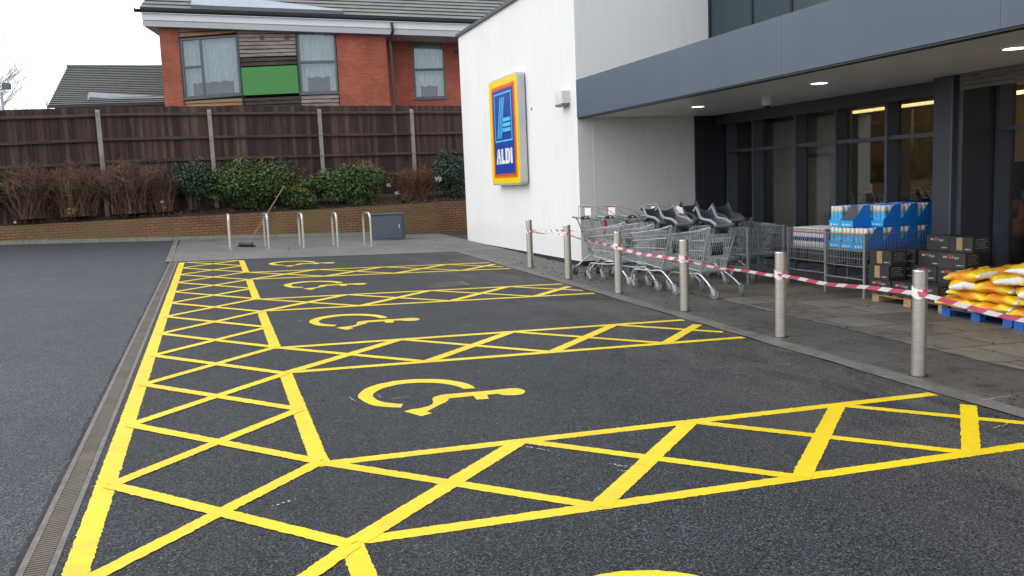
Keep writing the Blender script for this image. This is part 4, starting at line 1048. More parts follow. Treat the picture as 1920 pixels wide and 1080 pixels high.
t = thing('broom', 'wooden broom standing up with its handle tilted to the right', 'broom', (.198,16.76,gz(.198,16.76)))
top = (1.02,.62,1.42)
b = MB(); b.tube([(.08,.0,.10),(.09,.02,.14),top], .0135, 8); b.build('handle', M['wood'], t, smooth=True)
hm = Matrix.Rotation(-1.0, 4, 'Z') @ Matrix.Rotation(.25, 4, 'X')
b = MB(); b.hexa([(-.22,-.05,.085),(.24,-.05,.065),(.24,.05,.065),(-.22,.05,.085),(-.21,-.045,.135),(.23,-.045,.115),(.23,.045,.115),(-.21,.045,.135)], 0, hm); b.build('head', mat('broom_head', (.12,.09,.07), rough=.8), t)
b = MB()
for i in range(170):
    x = rnd.uniform(-.22,.24); y = rnd.uniform(-.05,.05); e = (x*1.12-.03, y*1.5, 0.0); b.tube([tuple(hm @ Vector((x,y,.08))), (e[0]*.88+.0, e[1]-.2*e[0]*1.2, .004)], [.005,.003], 3, 0, False)
b.build('bristles', M['bristle'], t)

# retaining wall along y = 19.9-.05(x-2)
def wy(x): return 19.98-.05*(x-2)
wall = thing('retaining_wall', 'low mossy brick retaining wall holding the planted bed', 'wall', (0, wy(0), .4))
b = MB(); xs = [-16,-12,-9,-7.5,-6,-4.5,-3,-1.5,0,1.5,3,4.5,6,7.5,9,10.5]
for a, c in zip(xs[:-1], xs[1:]):
    za, zc = .97+.006*(a+5), .97+.006*(c+5)
    b.hexa([(a,wy(a),gz(a,20)-.3),(c,wy(c),gz(c,20)-.3),(c,wy(c)+.24,gz(c,20)-.3),(a,wy(a)+.24,gz(a,20)-.3),(a,wy(a),za),(c,wy(c),zc),(c,wy(c)+.24,zc),(a,wy(a)+.24,za)])
b.build('brickwork', M['gardenbrick'], wall, world=True)
mb = MB()
for i in range(24):
    a = -16+i*.9; c = a+.892
    if c > 5.5: break
    mb.hexa([(a,wy(a)-.13,gz(a,19.9)-.1),(c,wy(c)-.13,gz(c,19.9)-.1),(c,wy(c)-.003,gz(c,19.9)-.1),(a,wy(a)-.003,gz(a,19.9)-.1),(a,wy(a)-.13,gz(a,19.9)+.085),(c,wy(c)-.13,gz(c,19.9)+.085),(c,wy(c)-.003,gz(c,19.9)+.09),(a,wy(a)-.003,gz(a,19.9)+.09)])
structure('wall_foot_kerb', mb, M['wallkerb'])
# bed
mb = MB(); nx, ny = 90, 10
for i in range(nx+1):
    x = -16+27*i/nx
    for j in range(ny+1):
        y0 = wy(x)+.20; y1 = 24.0; f = j/ny; y = y0+(y1-y0)*f
        mb.v.append((x, y, .95+.006*(x+5)+.38*min(1,f*2.2)**.8+.035*noise.noise(Vector((x*2.2,y*2.2,1)))*(1 if j else .3)))
for i in range(nx):
    for j in range(ny): k = i*(ny+1)+j; mb.f.append((k,k+ny+1,k+ny+2,k+1)); mb.mi.append(0)
structure('planting_bed', mb, M['soil'], True)

# fence along y = 21.2+.1(x)
def fy(x): return 21.20+.1*x
PX_ = [-6.05,-3.23,-.39,2.71,5.58,8.5]
ft = [(3.94,4.02),(4.03,4.05),(4.05,4.06),(4.06,4.06),(4.06,4.06)]
fence = thing('fence', 'tall dark brown close boarded fence with pale concrete posts', 'fence', (0,fy(0),1.2))
PXall = [-8.9]+PX_; ftall = [(3.86,3.93)]+ft
for k in range(len(PXall)-1):
    xa, xb = PXall[k]-.005, PXall[k+1]+.005; za, zb = ftall[k]; b = MB(); x = xa
    while x < xb-.02:
        x1 = min(x+.108, xb); f = (x-xa)/(xb-xa); zt = za+(zb-za)*f+rnd.gauss(0,.004); m = rnd.choice((0,0,1,1,2))
        d0 = .05
        b.hexa([(x,fy(x)+d0,1.0),(x1+.012,fy(x1)+d0-.014,1.0),(x1+.012,fy(x1)+d0+.004,1.0),(x,fy(x)+d0+.01,1.0),(x,fy(x)+d0,zt),(x1+.012,fy(x1)+d0-.014,zt),(x1+.012,fy(x1)+d0+.004,zt),(x,fy(x)+d0+.01,zt)], m)
        x = x1
    b.build('board_panel', M['fence'], fence, world=True)
    for dz in (.215,.87,1.475,2.1):
        b = MB(); b.hexa([(xa-.03,fy(xa)-.035,za-dz-.04),(xb+.03,fy(xb)-.035,zb-dz-.04),(xb+.03,fy(xb)+.034,zb-dz-.045),(xa-.03,fy(xa)+.034,za-dz-.045),(xa-.03,fy(xa)-.035,za-dz+.012),(xb+.03,fy(xb)-.035,zb-dz+.012),(xb+.03,fy(xb)+.034,zb-dz+.04),(xa-.03,fy(xa)+.034,za-dz+.04)])
        b.build('rail', M['rail'], fence, world=True)
for x in PXall[1:]:
    b = MB(); y = fy(x); b.loft([[(x-.055,y-.07,1.0),(x+.055,y-.07,1.0),(x+.055,y+.09,1.0),(x-.055,y+.09,1.0)],[(x-.055,y-.07,3.9),(x+.055,y-.07,3.9),(x+.055,y+.09,3.9),(x-.055,y+.09,3.9)],[(x-.045,y-.05,3.945),(x+.045,y-.05,3.945),(x+.045,y+.09,3.945),(x-.045,y+.09,3.945)]])
    for dz in (.17,.19,.80,.82,1.42,1.44): pass
    po = b.build('post', M['post'], fence, world=True)
    b = MB()
    for z in (3.80,3.17,2.57):
        for s in (-.022,.022): b.box((x+s-.009,y-.0745,z-.012),(x+s+.009,y-.0695,z+.012))
    b.build('bolt_hole', M['trim'], po, world=True)

# ------------------------------------------------------------------ planting
def leafcloud(b, c, r, n, size, nm, clumps, rs, flat=.55, fill=.35):
    cl = []
    for i in range(clumps):
        while True:
            v = Vector((rs.uniform(-1,1),rs.uniform(-1,1),rs.uniform(-1,1)))
            if v.length < 1: break
        v = v.normalized()*rs.uniform(.35,.84)
        cl.append((v, rs.uniform(.34,.56)))
    for i in range(n):
        v, q = rs.choice(cl)
        d = Vector((rs.gauss(0,1),rs.gauss(0,1),rs.gauss(0,1))).normalized()
        p = v+d*q*(rs.random()**.33)
        P = Vector((c[0]+p.x*r[0], c[1]+p.y*r[1], c[2]+p.z*r[2]))
        nrm = (d*.7+Vector((rs.gauss(0,.5),rs.gauss(0,.5),rs.gauss(.35,.5)))).normalized()
        a = nrm.orthogonal().normalized(); a.rotate(Matrix.Rotation(rs.uniform(0,6.28), 3, nrm)); w = nrm.cross(a)
        s = size*rs.uniform(.6,1.35)
        m = rs.choices(range(nm), weights=[5,3.2,1.8][:nm])[0]
        b.face([P-a*s, P+w*s*flat+nrm*s*.12, P+a*s, P-w*s*flat+nrm*s*.12], m)
def twigs(b, base, r, h, n, rs, mats, spread=.6, rad=.006, fork=3):
    for i in range(n):
        bx = base[0]+rs.gauss(0,r*.28); by = base[1]+rs.gauss(0,r*.22); z0 = base[2]-.05
        ang = rs.uniform(0,6.28); s = rs.random()**.7*spread
        hh = h*rs.uniform(.7,1.02)*(1-.25*s)
        tip = Vector((bx+math.cos(ang)*r*s*1.3, by+math.sin(ang)*r*s*.8, z0+hh))
        mid = Vector((bx,by,z0)).lerp(tip, .5)+Vector((rs.gauss(0,.05),rs.gauss(0,.05),.05))
        m = rs.choices(range(len(mats)), weights=[5,4.5,.8][:len(mats)])[0]
        b.tube([(bx,by,z0), mid, tip], [rad*1.3, rad, rad*.45], 3, m, False)
        for k in range(fork):
            f = rs.uniform(.4,.95); p0 = mid.lerp(tip, (f-.4)/.6) if f > .4 else mid
            d = Vector((rs.gauss(0,1),rs.gauss(0,.7),rs.uniform(.2,1.3))).normalized()*h*rs.uniform(.10,.24)
            b.tube([p0, p0+d*.6+Vector((0,0,.01)), p0+d+Vector((rs.gauss(0,.02),0,rs.gauss(0,.02)))], [rad*.7, rad*.5, rad*.3], 3, m, False)
def bedz(x): return .95+.006*(x+5)+.22
def shrub(name, lab, x, y, rx, rz_, zc, n, size, mats, cl, seed, ry=None, group='evergreen shrubs in the bed'):
    rs = random.Random(seed); t = thing(name, lab, 'shrub', (x,y,bedz(x)), 0, group)
    b = MB(); leafcloud(b, (x,y,zc), (rx, ry or min(rx,.55), rz_), n, size, len(mats), cl, rs); b.build('foliage', mats, t, world=True)
    b = MB(); twigs(b, (x,y,bedz(x)), rx*.5, max(.3,zc-bedz(x)+.2), 12, rs, M['twig'], .8, .014, 2); b.build('stems', M['twig'], t, world=True)
    return t
shrub('evergreen_shrub', 'rounded dark bluish green shrub at the left of the green group', -.98,20.66,.72,.56,2.02, 7000,.036, M['bleaf'], 26, 1)
shrub('evergreen_shrub', 'widest bright green shrub behind the broom handle', .55,20.55,1.25,.70,1.80, 17000,.040, M['leaf'], 46, 2, .6)
shrub('evergreen_shrub', 'low green shrub with a few yellow leaves between the two big ones', 1.88,20.40,.52,.40,1.46, 4200,.036, M['leaf']+[], 16, 3, .35)
shrub('evergreen_shrub', 'large green shrub behind the middle cycle stands', 3.36,20.50,1.12,.60,1.68, 14000,.040, M['leaf'], 40, 4, .5)
shrub('evergreen_shrub', 'dark green shrub against the end of the white wall', 6.40,20.55,.66,.76,1.84, 8000,.036, M['bleaf'], 30, 5, .5)
shrub('evergreen_shrub', 'green shrub cut off by the left edge of the picture', -6.0,20.55,.5,.6,1.86, 4600,.042, M['leaf'], 20, 6, .4)
rs = random.Random(77)
t = thing('yellow_leaved_shrub', 'small yellowing sprig in front of the low green shrub', 'shrub', (1.85,20.2,1.2))
b = MB(); leafcloud(b, (1.85,20.16,1.62), (.34,.14,.20), 420, .028, 2, 8, rs); b.build('foliage', M['yleaf'], t, world=True)
b = MB(); twigs(b, (1.85,20.25,1.15), .2, .5, 12, rs, M['twig'], .8, .006, 2); b.build('stems', M['twig'], t, world=True)
t = thing('sparse_shrub', 'thin sparse dark shrub behind the green ones, against the fence', 'shrub', (1.70,20.95,1.3))
b = MB(); leafcloud(b, (1.70,20.95,2.18), (.56,.2,.46), 1100, .026, 3, 16, rs); b.build('foliage', M['bleaf'], t, world=True)
b = MB(); twigs(b, (1.70,20.95,1.3), .55, 1.30, 90, rs, M['twig'], .9, .007, 4); b.build('stems', M['twig'], t, world=True)
for i, (x, w, zt, lab) in enumerate(((-5.06,1.10,2.56,'bare brown shrub at the far left of the bed'),(-3.92,1.12,2.52,'bare brown shrub left of the leaning concrete post'),(-2.62,1.25,2.58,'bare brown shrub right of the first concrete post'),(-1.74,.5,2.42,'narrow bare brown shrub beside the bluish green one'))):
    rs = random.Random(200+i); y = 20.6
    t = thing('bare_shrub', lab, 'shrub', (x,y,bedz(x)), 0, 'bare brown shrubs in the bed')
    b = MB(); twigs(b, (x,y,bedz(x)), w*.56, zt-bedz(x)+.06, int(520*w), rs, M['twig'], 1.0, .0052, 8); b.build('twigs', M['twig'], t, world=True)
    b = MB(); leafcloud(b, (x,y,(zt+bedz(x))/2+.22), (w*.52,.4,(zt-bedz(x))*.42), int(1500*w), .017, 2, 14, rs); b.build('dead_leaves', [M['twig'][0], M['rust'][0]], t, world=True)
rs = random.Random(300)
t = thing('rust_shrub', 'reddish brown dying shrub beside the dark one at the white wall', 'shrub', (5.34,20.55,1.25))
b = MB(); twigs(b, (5.34,20.55,1.2), .62, 1.1, 260, rs, M['rust'], 1.0, .006, 5); b.build('twigs', M['rust'], t, world=True)
b = MB(); leafcloud(b, (5.30,20.5,1.62), (.55,.35,.42), 700, .022, 3, 14, rs); b.build('leaves', M['rust'], t, world=True)
t = thing('dry_stems', 'tuft of pale dry stems rising behind the large green shrub', 'plant', (3.95,20.8,1.3))
b = MB(); twigs(b, (3.95,20.8,1.25), .5, 1.28, 70, rs, M['straw'], .75, .008, 2); b.build('stems', M['straw'], t, world=True)
# ground litter in the bed
b = MB(); rs = random.Random(31)
for i in range(2600):
    x = rs.uniform(-7,7.4); y = wy(x)+rs.uniform(.2,1.3); z = .98+.006*(x+5)+.26*min(1,(y-wy(x))/1.8)+rs.uniform(.0,.05)
    a = rs.uniform(0,6.28); s = rs.uniform(.012,.05); d = Vector((math.cos(a)*s,math.sin(a)*s,rs.gauss(0,.012))); w = Vector((-math.sin(a)*s*.3,math.cos(a)*s*.3,rs.gauss(.01,.012)))
    P = Vector((x,y,z)); b.face([P-d,P-w,P+d,P+w], rs.choices((0,1,2),(5,3,1))[0])
tag(b.build('leaf_litter', [M['twig'][1], M['rust'][1], M['straw'][0]]), kind='stuff')
def weedtuft(x, y, z, n, s, lab, m='weed'):
    t = MB(); r_ = random.Random(int(x*100)+7)
    for i in range(n):
        a = r_.uniform(0,6.28); L = s*r_.uniform(.5,1.2); d = Vector((math.cos(a)*L,math.sin(a)*L,L*r_.uniform(.3,1))); w = Vector((-math.sin(a),math.cos(a),0))*s*.16
        t.face([(0,0,0), d*.5+w+Vector((0,0,.01)), d, d*.5-w+Vector((0,0,.01))])
    o = t.build('weed', M[m]); o.location = (x,y,z); tag(o, lab, 'weed', 'weeds growing in cracks and soil')
weedtuft(6.02,9.40,gz(6.02,9.4),40,.15,'green weed at the foot of the white wall corner')
weedtuft(5.74,10.9,gz(5.74,10.9),10,.06,'tiny weed along the base of the white wall between bollards')
weedtuft(-2.75,20.32,1.02,30,.14,'bright weed at the bed edge below the first concrete post')
weedtuft(-6.0,20.5,1.05,40,.22,'bright weed at the bed edge by the left picture border')
weedtuft(-2.3,20.3,1.03,18,.10,'small weed at the bed edge below the brown shrubs')
weedtuft(2.1,20.2,1.03,30,.14,'weed on top of the wall left of the large green shrub')
weedtuft(4.9,20.3,1.1,36,.15,'weed on the bed edge below the rust brown shrub')
def litter(nm, x, y, z, s, m, lab, seed):
    r_ = random.Random(seed); b = MB(); n = 7; g = [[(s*(i/n-.5)*1.3+r_.gauss(0,s*.06), r_.gauss(0,s*.14), s*(j/n-.5)+r_.gauss(0,s*.07)) for j in range(n+1)] for i in range(n+1)]
    for i in range(n):
        for j in range(n):
            if (i in (0,n-1) and j in (0,n-1)) or r_.random() < .22: continue
            b.face([g[i][j],g[i+1][j],g[i+1][j+1],g[i][j+1]])
            b.face([(p[0],p[1]+.003,p[2]) for p in (g[i][j],g[i][j+1],g[i+1][j+1],g[i+1][j])])
    o = b.build(nm, M[m]); o.location = (x,y,z); tag(o, lab, 'litter', 'litter caught in the bed')
litter('plastic_bag', 4.40,20.1,1.62,.10,'plasticbag','white plastic scrap caught on the right side of the large green shrub',1)
litter('plastic_bag', 4.66,20.2,1.38,.09,'plasticbag','white plastic scrap lying below the dry stems at the bed edge',2)
litter('plastic_bag', 5.92,20.1,1.75,.17,'plasticbag','grey plastic strip hanging between the rust shrub and dark shrub',3)
litter('yellow_bag_scrap', -4.02,20.3,1.28,.17,'limebag','lime yellow scrap under the brown shrubs',4)
litter('orange_scrap', -1.75,20.3,1.26,.07,'bagred','orange scrap on the soil left of the bluish shrub',5)
litter('paper_scrap', -1.80,20.3,1.42,.07,'plasticbag','pale paper scrap between the brown shrub and the bluish shrub',6)
litter('paper_scrap', -5.35,20.2,1.06,.06,'plasticbag','tiny white scrap at the bed edge near the left border',8)

# ------------------------------------------------------------------ house behind the fence
HB = Vector((1.0, 31.0, 0)); HD = Vector((.980, -.199, 0)); HN = Vector((-.199, -.980, 0))   # along the front, outwards
house = thing('brick_house', 'red brick house with timber and green panels behind the fence', 'house', (1,31,0))
def hp(u, z, d=0.0): return HB+HD*u+HN*d+Vector((0,0,z))
def hx(x): return (x-1.0)/.980
def hq(b, pts, d0, d1, m=0):
    """quad given by (x,z) on the front plane, between depths d0 (back) and d1 (front)"""
    P = [hp(hx(x), z, d0) for x, z in pts]+[hp(hx(x), z, d1) for x, z in pts]
    b.hexa(P, m)
def rect(x0,x1,z0,z1): return [(x0,z0),(x1,z0),(x1,z1),(x0,z1)]
b = MB(); hq(b, [(-1.97,0),(-1.23,0),(-1.21,8.3),(-1.93,8.3)], -.3, 0); hq(b, [(4.63,0),(6.66,0),(6.55,8.0),(4.64,8.0)], -.3, 0); hq(b, rect(-1.23,4.63,0,4.86), -.3, -.02)
P = [hp(hx(-1.97),0,-8),hp(hx(-1.95),0,-.31),hp(hx(-1.95),8.3,-.31),hp(hx(-1.97),8.3,-8)]
b.hexa([hp(hx(-1.95),0,-.31),hp(hx(-1.7),0,-.31),hp(hx(-1.7),0,-8),hp(hx(-1.95),0,-8),hp(hx(-1.95),8.3,-.31),hp(hx(-1.7),8.3,-.31),hp(hx(-1.7),8.3,-8),hp(hx(-1.95),8.3,-8)])
b.hexa([hp(hx(6.4),0,-1.3),hp(hx(6.64),0,-1.3),hp(hx(6.64),0,-.305),hp(hx(6.4),0,-.305),hp(hx(6.3),7.9,-1.3),hp(hx(6.54),7.9,-1.3),hp(hx(6.54),7.9,-.305),hp(hx(6.3),7.9,-.305)])
hq(b, rect(6.4,7.6,0,7.9), -1.55, -1.3); hq(b, rect(8.9,13,0,7.9), -1.55, -1.3); hq(b, rect(7.6,8.9,0,5.18), -1.55, -1.3); hq(b, rect(7.6,8.9,7.45,7.9), -1.55, -1.3)
b.build('brick_wall', M['housebrick'], house, world=True)
b = MB(); hq(b, rect(-1.2,12,.2,8), -4, -3.9); b.build('room', M['roomdark'], house, world=True)
def clad(name, pts, m, n, d=.0):
    b = MB(); (xa,z0),(xb,z1),(xc,z2),(xd,z3) = pts
    for i in range(n):
        f0, f1 = i/n, (i+1)/n-.06/n*3
        q = [(xa+(xd-xa)*f0, z0+(z3-z0)*f0),(xb+(xc-xb)*f0, z1+(z2-z1)*f0),(xb+(xc-xb)*f1, z1+(z2-z1)*f1),(xa+(xd-xa)*f1, z0+(z3-z0)*f1)]
        P = [hp(hx(q[0][0]),q[0][1],d-.1),hp(hx(q[1][0]),q[1][1],d-.1),hp(hx(q[2][0]),q[2][1],d-.1),hp(hx(q[3][0]),q[3][1],d-.1),hp(hx(q[0][0]),q[0][1],d+.03),hp(hx(q[1][0]),q[1][1],d+.03),hp(hx(q[2][0]),q[2][1],d+.008),hp(hx(q[3][0]),q[3][1],d+.008)]
        b.hexa(P)
    hq(b, pts, d-.14, d-.11)
    return b.build(name, m, house, world=True)
clad('timber_cladding', [(.97,6.86),(3.09,6.88),(3.10,8.02),(.95,8.05)], M['timber'], 8)
clad('dark_timber_strip', [(.96,6.50),(3.09,6.55),(3.09,6.85),(.97,6.84)], M['timber_dark'], 2)
clad('timber_cladding', [(-1.20,7.66),(.93,7.80),(.93,8.08),(-1.20,8.22)], M['timber_orange'], 3)
clad('timber_cladding', [(-1.22,4.87),(.96,4.87),(.96,5.30),(-1.22,5.24)], M['timber_orange'], 3)
clad('dark_timber_strip', [(.98,4.87),(3.12,4.87),(3.12,5.32),(.98,5.28)], M['timber_dark'], 3)
clad('timber_cladding', [(3.16,4.87),(4.60,4.87),(4.60,5.33),(3.16,5.32)], M['timber'], 3)
clad('timber_cladding', [(3.14,7.86),(4.62,7.84),(4.62,7.98),(3.14,7.98)], M['timber'], 1)
b = MB(); hq(b, [(.98,5.38),(3.10,5.42),(3.08,6.50),(.97,6.45)], -.12, .02); b.build('green_panel', M['green'], house, world=True)
b = MB()
for x in (1.85,2.78): hq(b, rect(x-.07,x+.07,7.50,7.66), .03, .05)
b.build('air_brick', mat('air_brick_red', (.16,.04,.03), rough=.7), house, world=True)
for (a, c, e, g) in ((.935,.965,4.9,8.05),(3.105,3.135,4.9,8.0),(-1.235,-1.205,4.9,8.2)):
    b = MB(); hq(b, rect(a,c,e,g), -.05, .05); b.build('panel_trim', M['gutter'], house, world=True)
def hwindow(x0, x1, z0, z1, bars, base=0.0, tilt=0.0, low=.0):
    f = MB(); w = .075
    def zz(x, z): return z+tilt*(x-x0)
    def Q(a, c, e, g): return [(a,zz(a,e)),(c,zz(c,e)),(c,zz(c,g)),(a,zz(a,g))]
    hq(f, Q(x0,x1,z0,z0+w), base-.1, base+.02); hq(f, Q(x0,x1,z1-w,z1), base-.1, base+.02); hq(f, Q(x0,x0+w,z0+w,z1-w), base-.1, base+.02); hq(f, Q(x1-w,x1,z0+w,z1-w), base-.1, base+.02)
    for (a,c,e,g) in bars: hq(f, Q(a,c,e,g), base-.09, base+.015)
    hq(f, Q(x0-.03,x1+.03,z0-.06,z0-.005), base-.08, base+.06)
    fr = f.build('window', M['winframe'], house, world=True)
    p = MB(); hq(p, Q(x0+w,x1-w,z0+w,z1-w), base-.05, base-.045); p.build('pane', M['houseglass'], fr, world=True)
    c = MB(); n = int((x1-x0)/.045); pr_ = None
    for i in range(n+1):
        x = x0+.03+(x1-x0-.06)*i/n; d = base-.30+.03*math.sin(i*1.9)+.015*math.sin(i*.7); zb = z0+low+.06*abs(math.sin(i*.33))
        cur = (hp(hx(x),zz(x,zb),d), hp(hx(x),zz(x,z1-.05),d))
        if pr_: c.face([pr_[0],cur[0],cur[1],pr_[1]])
        pr_ = cur
    c.build('curtain', M['curtain'], fr, world=True)
    # side drapes below the net, and the room behind
    c = MB()
    for (a, e) in ((x0+.05,x0+.28),(x1-.32,x1-.05)): hq(c, Q(a,e,z0+.02,z0+low+.1), base-.36, base-.33)
    c.build('drape', M['curtain'], fr, world=True)
    r_ = MB(); hq(r_, Q(x0,x1,z0-.05,z1+.05), base-1.2, base-1.1); r_.build('room_back', M['roomdark'], fr, world=True)
hwindow(-1.20, .93, 5.32, 7.60, [(-.50,-.42,5.40,7.55),(-1.13,-.50,6.46,6.54)], tilt=.055, low=.55)
hwindow(3.15, 4.61, 5.40, 7.80, [(3.22,4.54,6.56,6.66)], tilt=.0, low=.62)
hwindow(7.60, 8.90, 5.20, 7.45, [(7.67,8.83,6.33,6.43)], base=-1.3, low=.5)
# eaves, roof: eave falls slightly towards the right
def ez(x): return 8.71-.0525*(x+2.71)
E0 = HB+HN*.35
def ep(x, z, d=0.0): u = (x+.76*0-E0.x)/.980; return E0+HD*u+HN*d+Vector((0,0,z))
def eq(b, xa, xb, t0, t1, d0, d1, m=0):
    b.hexa([ep(xa,ez(xa)+t0,d0),ep(xb,ez(xb)+t0,d0),ep(xb,ez(xb)+t0,d1),ep(xa,ez(xa)+t0,d1),ep(xa,ez(xa)+t1,d0),ep(xb,ez(xb)+t1,d0),ep(xb,ez(xb)+t1,d1),ep(xa,ez(xa)+t1,d1)], m)
b = MB(); eq(b, -2.48, 13, -.42, -.16, -.06, 0); b.build('fascia_board', M['eavewhite'], house, world=True)
b = MB(); eq(b, -2.47, 13, -.65, -.423, -.10, -.035); b.build('lower_fascia', M['eavegrey'], house, world=True)
b = MB(); eq(b, -2.46, 13, -.645, -.60, -4.0, -.105); b.build('soffit', M['eavegrey'], house, world=True)
b = MB()
for i in range(6):
    a0, a1 = R(180+30*i), R(210+30*i)
    xa, xb = -2.70, 13
    def g_(x, a, r): return ep(x, ez(x)-.06+r*1.2*math.sin(a), .09+r*math.cos(a))
    b.face([g_(xa,a0,.09),g_(xb,a0,.09),g_(xb,a1,.09),g_(xa,a1,.09)])
eq(b, -2.70, -2.68, -.16, .0, 0, .18); eq(b, -2.6, 13, -.15, -.02, -.02, .004)
b.build('gutter', M['gutter'], house, world=True)
def roofrows(mk_pt, xa, xb, rows, run, rise, name, parent, mats, seed):
    b = MB(); rs = random.Random(seed)
    for i in range(rows):
        d0, d1 = run*i/rows, run*(i+1)/rows; z0, z1 = rise*i/rows, rise*(i+1)/rows; x = xa(i/rows); xe = xb(i/rows); st = .055
        while x < xe-.01:
            x2 = min(x+1.4, xe); m = 1 if rs.random() < .3 else 0
            A = [mk_pt(x,z0+st,-d0),mk_pt(x2,z0+st,-d0),mk_pt(x2,z1+.012,-d1),mk_pt(x,z1+.012,-d1)]
            B = [mk_pt(x,z0-.02,-d0),mk_pt(x2,z0-.02,-d0)]
            b.face(A, m); b.face([B[0],B[1],A[1],A[0]], 2)
            x = x2
    return b.build(name, mats, parent, world=True)
roofrows(lambda x,z,d: ep(x, ez(x)+.0+z, d), lambda f: -2.52+.4*f, lambda f: 13, 22, 6.5, 4.2, 'roof', house, M['tile'], 5)
b = MB(); b.hexa([ep(-.7,ez(-.7)+.10,-.10),ep(4.9,ez(4.9)+.10,-.10),ep(4.9,ez(4.9)+.22,-.22),ep(-.7,ez(-.7)+.6,-.75),ep(-.7,ez(-.7)+.22,-.06),ep(4.9,ez(4.9)+.16,-.06),ep(4.9,ez(4.9)+.26,-.2),ep(-.7,ez(-.7)+.85,-.73)]); so = b.build('roof_panel', M['flash'], house, world=True)
b = MB(); b.hexa([ep(-.7,ez(-.7)+.06,-.04),ep(4.95,ez(4.95)+.06,-.04),ep(4.95,ez(4.95)+.06,-.055),ep(-.7,ez(-.7)+.06,-.055),ep(-.7,ez(-.7)+.2,-.04),ep(4.95,ez(4.95)+.2,-.04),ep(4.95,ez(4.95)+.2,-.055),ep(-.7,ez(-.7)+.2,-.055)]); b.build('panel_edge', M['flashdark'], so, world=True)
b = MB(); P = [hp(hx(6.82),8.0,.42),hp(hx(6.86),7.68,.42),hp(hx(6.70),7.40,.12),hp(hx(6.74),7.0,.09),hp(hx(6.76),3,.09)]; b.tube(arc_pts(P,.12), .055, 8); b.build('downpipe', M['gutter'], house, world=True, smooth=True)
b = MB(); hq(b, rect(9.3,9.47,6.98,7.15), -1.3, -1.27); b.build('wall_vent', M['trim'], house, world=True)

# low house on the left
low = thing('low_house', 'low tiled roof building left of the brick house, seen over the fence', 'house', (-4.4,38,0))
b = MB(); b.box((-6.5,36.3,0),(-2.0,43,5.52)); b.build('wall', mat('low_house_wall', (.34,.33,.31), rough=.8), low, world=True)
def lp(x, z, d): return Vector((x, 36-d, 5.52+.022*(x+6.69)+z))
roofrows(lp, lambda f: -6.69+.45*f, lambda f: -2.0, 22, 3.5, 2.10, 'roof', low, M['tile'], 9)
b = MB(); b.hexa([(-6.2,39.5,7.6),(-2,39.5,7.66),(-2,43,5.6),(-6.6,43,5.5),(-6.2,39.55,7.63),(-2,39.55,7.70),(-2,43.1,5.65),(-6.6,43.1,5.55)]); b.box((-6.28,39.42,7.60),(-2,39.58,7.70)); b.build('ridge', M['tile'][0], low, world=True)
b = MB(); b.hexa([(-6.72,35.9,5.44),(-2,35.9,5.54),(-2,36.0,5.54),(-6.72,36.0,5.44),(-6.72,35.9,5.53),(-2,35.9,5.64),(-2,36.0,5.64),(-6.72,36.0,5.53)]); b.build('gutter', M['gutter'], low, world=True)
b = MB(); b.hexa([(-5.28,36.45,5.74),(-2.15,36.45,5.86),(-2.15,36.6,5.93),(-5.28,36.9,5.95),(-5.22,36.42,5.80),(-2.15,36.42,5.90),(-2.15,36.5,5.96),(-5.16,36.62,6.16)]); so = b.build('roof_panel', M['flash'], low, world=True)
b = MB(); b.hexa([(-5.17,36.40,5.80),(-4.1,36.40,5.835),(-4.1,36.43,5.845),(-5.17,36.43,5.80),(-5.14,36.46,5.93),(-4.12,36.46,5.86),(-4.12,36.48,5.865),(-5.14,36.48,5.94)]); b.build('panel_dark_wedge', M['flashdark'], so, world=True)  # thin dark wedge along the front of the roof panel

# bare trees and floodlight
def bare_tree(label, x, y, h, seed, spread, levels=5, r0=.16):
    rs = random.Random(seed); t = thing('bare_tree', label, 'tree', (x,y,gz(x,y)), 0, 'bare winter trees beyond the fence')
    tr = MB(); cr = MB()
    def br(p, d, L, r, lv):
        n = 4; pts = [p]; q = p; dd = d
        for i in range(n):
            dd = (dd+Vector((rs.gauss(0,.13),rs.gauss(0,.13),rs.gauss(.05,.07)))).normalized(); q = q+dd*L/n; pts.append(q)
        (tr if lv == 0 else cr).tube(pts, [r*(1-.45*i/n) for i in range(n+1)], 6 if lv < 2 else 3, 0, False)
        if lv >= levels: return
        for k in range(3 if lv else 5):
            f = rs.uniform(.45,1); i = min(n-1,int(f*n)); b0 = Vector(pts[i]).lerp(Vector(pts[i+1]), f*n-i)
            nd = (dd*rs.uniform(.5,1)+Vector((rs.gauss(0,spread),rs.gauss(0,spread),rs.uniform(0,.5)))).normalized()
            br(b0, nd, L*rs.uniform(.55,.78), r*.5, lv+1)
        br(Vector(pts[-1]), dd, L*.72, r*.55, lv+1)
    br(Vector((0,0,0)), Vector((.02,0,1)), h*.36, r0, 0)
    tr.build('trunk', M['bark'], t, smooth=True); cr.build('crown', M['bark'], t)
bare_tree('tall bare winter tree at the left edge of the picture', -10.9, 45, 11.6, 5, .6, 6, .15)
bare_tree('small bare tree peeping over the fence right of the floodlight', -9.6, 50, 8.4, 8, .5, 4, .12)
t = thing('floodlight', 'black floodlight on a grey pole seen over the left end of the fence', 'floodlight', (-6.06,24,1.2))
b = MB(); b.tube([(0,0,0),(0,0,3.58)], .035, 8); b.build('pole', M['flash'], t)
b = MB(); b.tube([(0,0,3.58),(.05,0,3.50),(.20,-.02,3.60)], .014, 6); b.build('bracket', M['black'], t)
b = MB(); b.hexa([(.05,-.10,3.63),(.26,-.10,3.63),(.26,.06,3.66),(.05,.06,3.66),(.05,-.06,3.83),(.26,-.06,3.83),(.26,.06,3.81),(.05,.06,3.81)]); b.build('lamp_head', M['black'], t)
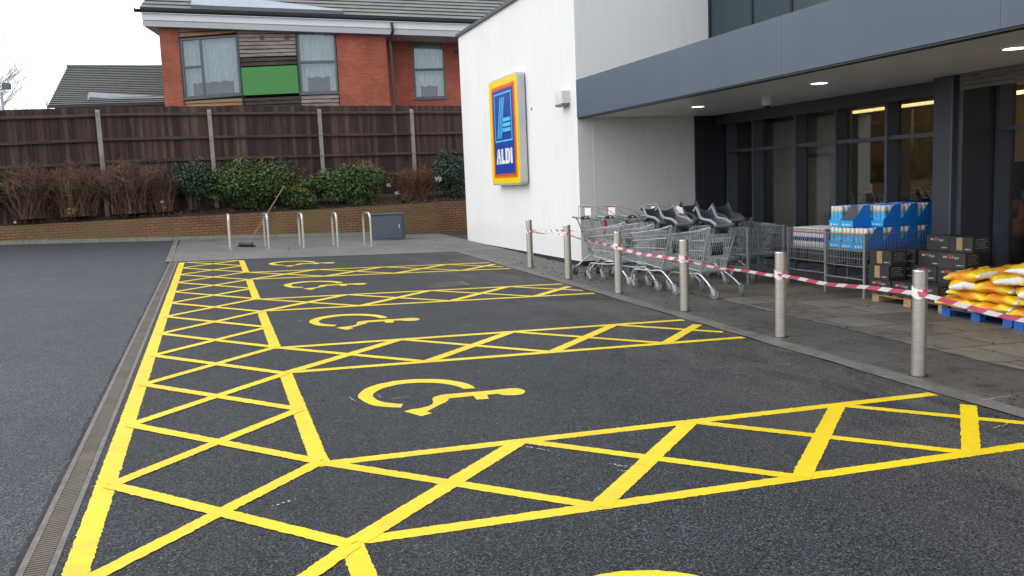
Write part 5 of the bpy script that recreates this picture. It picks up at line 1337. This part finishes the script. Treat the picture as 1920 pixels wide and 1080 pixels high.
b = MB(); b.hexa([(.07,-.103,3.65),(.24,-.103,3.65),(.24,-.098,3.65),(.07,-.098,3.65),(.07,-.066,3.81),(.24,-.066,3.81),(.24,-.06,3.81),(.07,-.06,3.81)]); b.build('lens', M['flashdark'], t)

# ------------------------------------------------------------------ light, world, camera
w = bpy.data.worlds.new('World'); scene.world = w; w.use_nodes = True
nt = w.node_tree; bg = nt.nodes['Background']
sky = N(nt, 'ShaderNodeTexSky'); sky.sky_type = 'NISHITA'; sky.sun_disc = False
SUN_EL, SUN_AZ = R(38), R(-80)
sky.sun_elevation = SUN_EL; sky.sun_rotation = SUN_AZ; sky.air_density = 1.0; sky.dust_density = 2.0; sky.ozone_density = 1.0
hs = N(nt, 'ShaderNodeHueSaturation'); hs.inputs['Saturation'].default_value = .18
nt.links.new(sky.outputs[0], hs.inputs['Color'])
over = mixc(nt, .65, hs.outputs[0], (9.4, 9.8, 10.4))      # even white overcast over the clear-sky gradient
nt.links.new(over, bg.inputs['Color']); bg.inputs['Strength'].default_value = .12
sd = bpy.data.lights.new('sun', 'SUN'); sd.energy = .38; sd.angle = R(30); sd.color = (1, .985, .96)
so = bpy.data.objects.new('sun', sd); col.objects.link(so); so.location = (-10,0,20)
dirv = Vector((math.sin(SUN_AZ)*math.cos(SUN_EL), math.cos(SUN_AZ)*math.cos(SUN_EL), math.sin(SUN_EL)))
so.rotation_euler = (-dirv).to_track_quat('-Z', 'Y').to_euler()

yaw, pitch, roll, f = .3316, .1232, -.0415, 1602.05
fw = Vector((math.sin(yaw)*math.cos(pitch), math.cos(yaw)*math.cos(pitch), -math.sin(pitch)))
rt = Vector((math.cos(yaw), -math.sin(yaw), 0)); up = rt.cross(fw)
r2 = rt*math.cos(roll)+up*math.sin(roll); u2 = -rt*math.sin(roll)+up*math.cos(roll)
cd = bpy.data.cameras.new('camera'); cam = bpy.data.objects.new('camera', cd); col.objects.link(cam)
m3 = Matrix((r2, u2, -fw)).transposed()
cam.matrix_world = Matrix.Translation((-.5133,-4.8933,1.5579)) @ m3.to_4x4()
cd.sensor_width = 36; cd.lens = f*36/1920; cd.clip_end = 3000; cd.clip_start = .05
scene.camera = cam
scene.view_settings.view_transform = 'Standard'; scene.view_settings.look = 'None'
scene.view_settings.exposure = 0.84; scene.view_settings.gamma = 1.0
scene.render.resolution_x = 1024; scene.render.resolution_y = 576
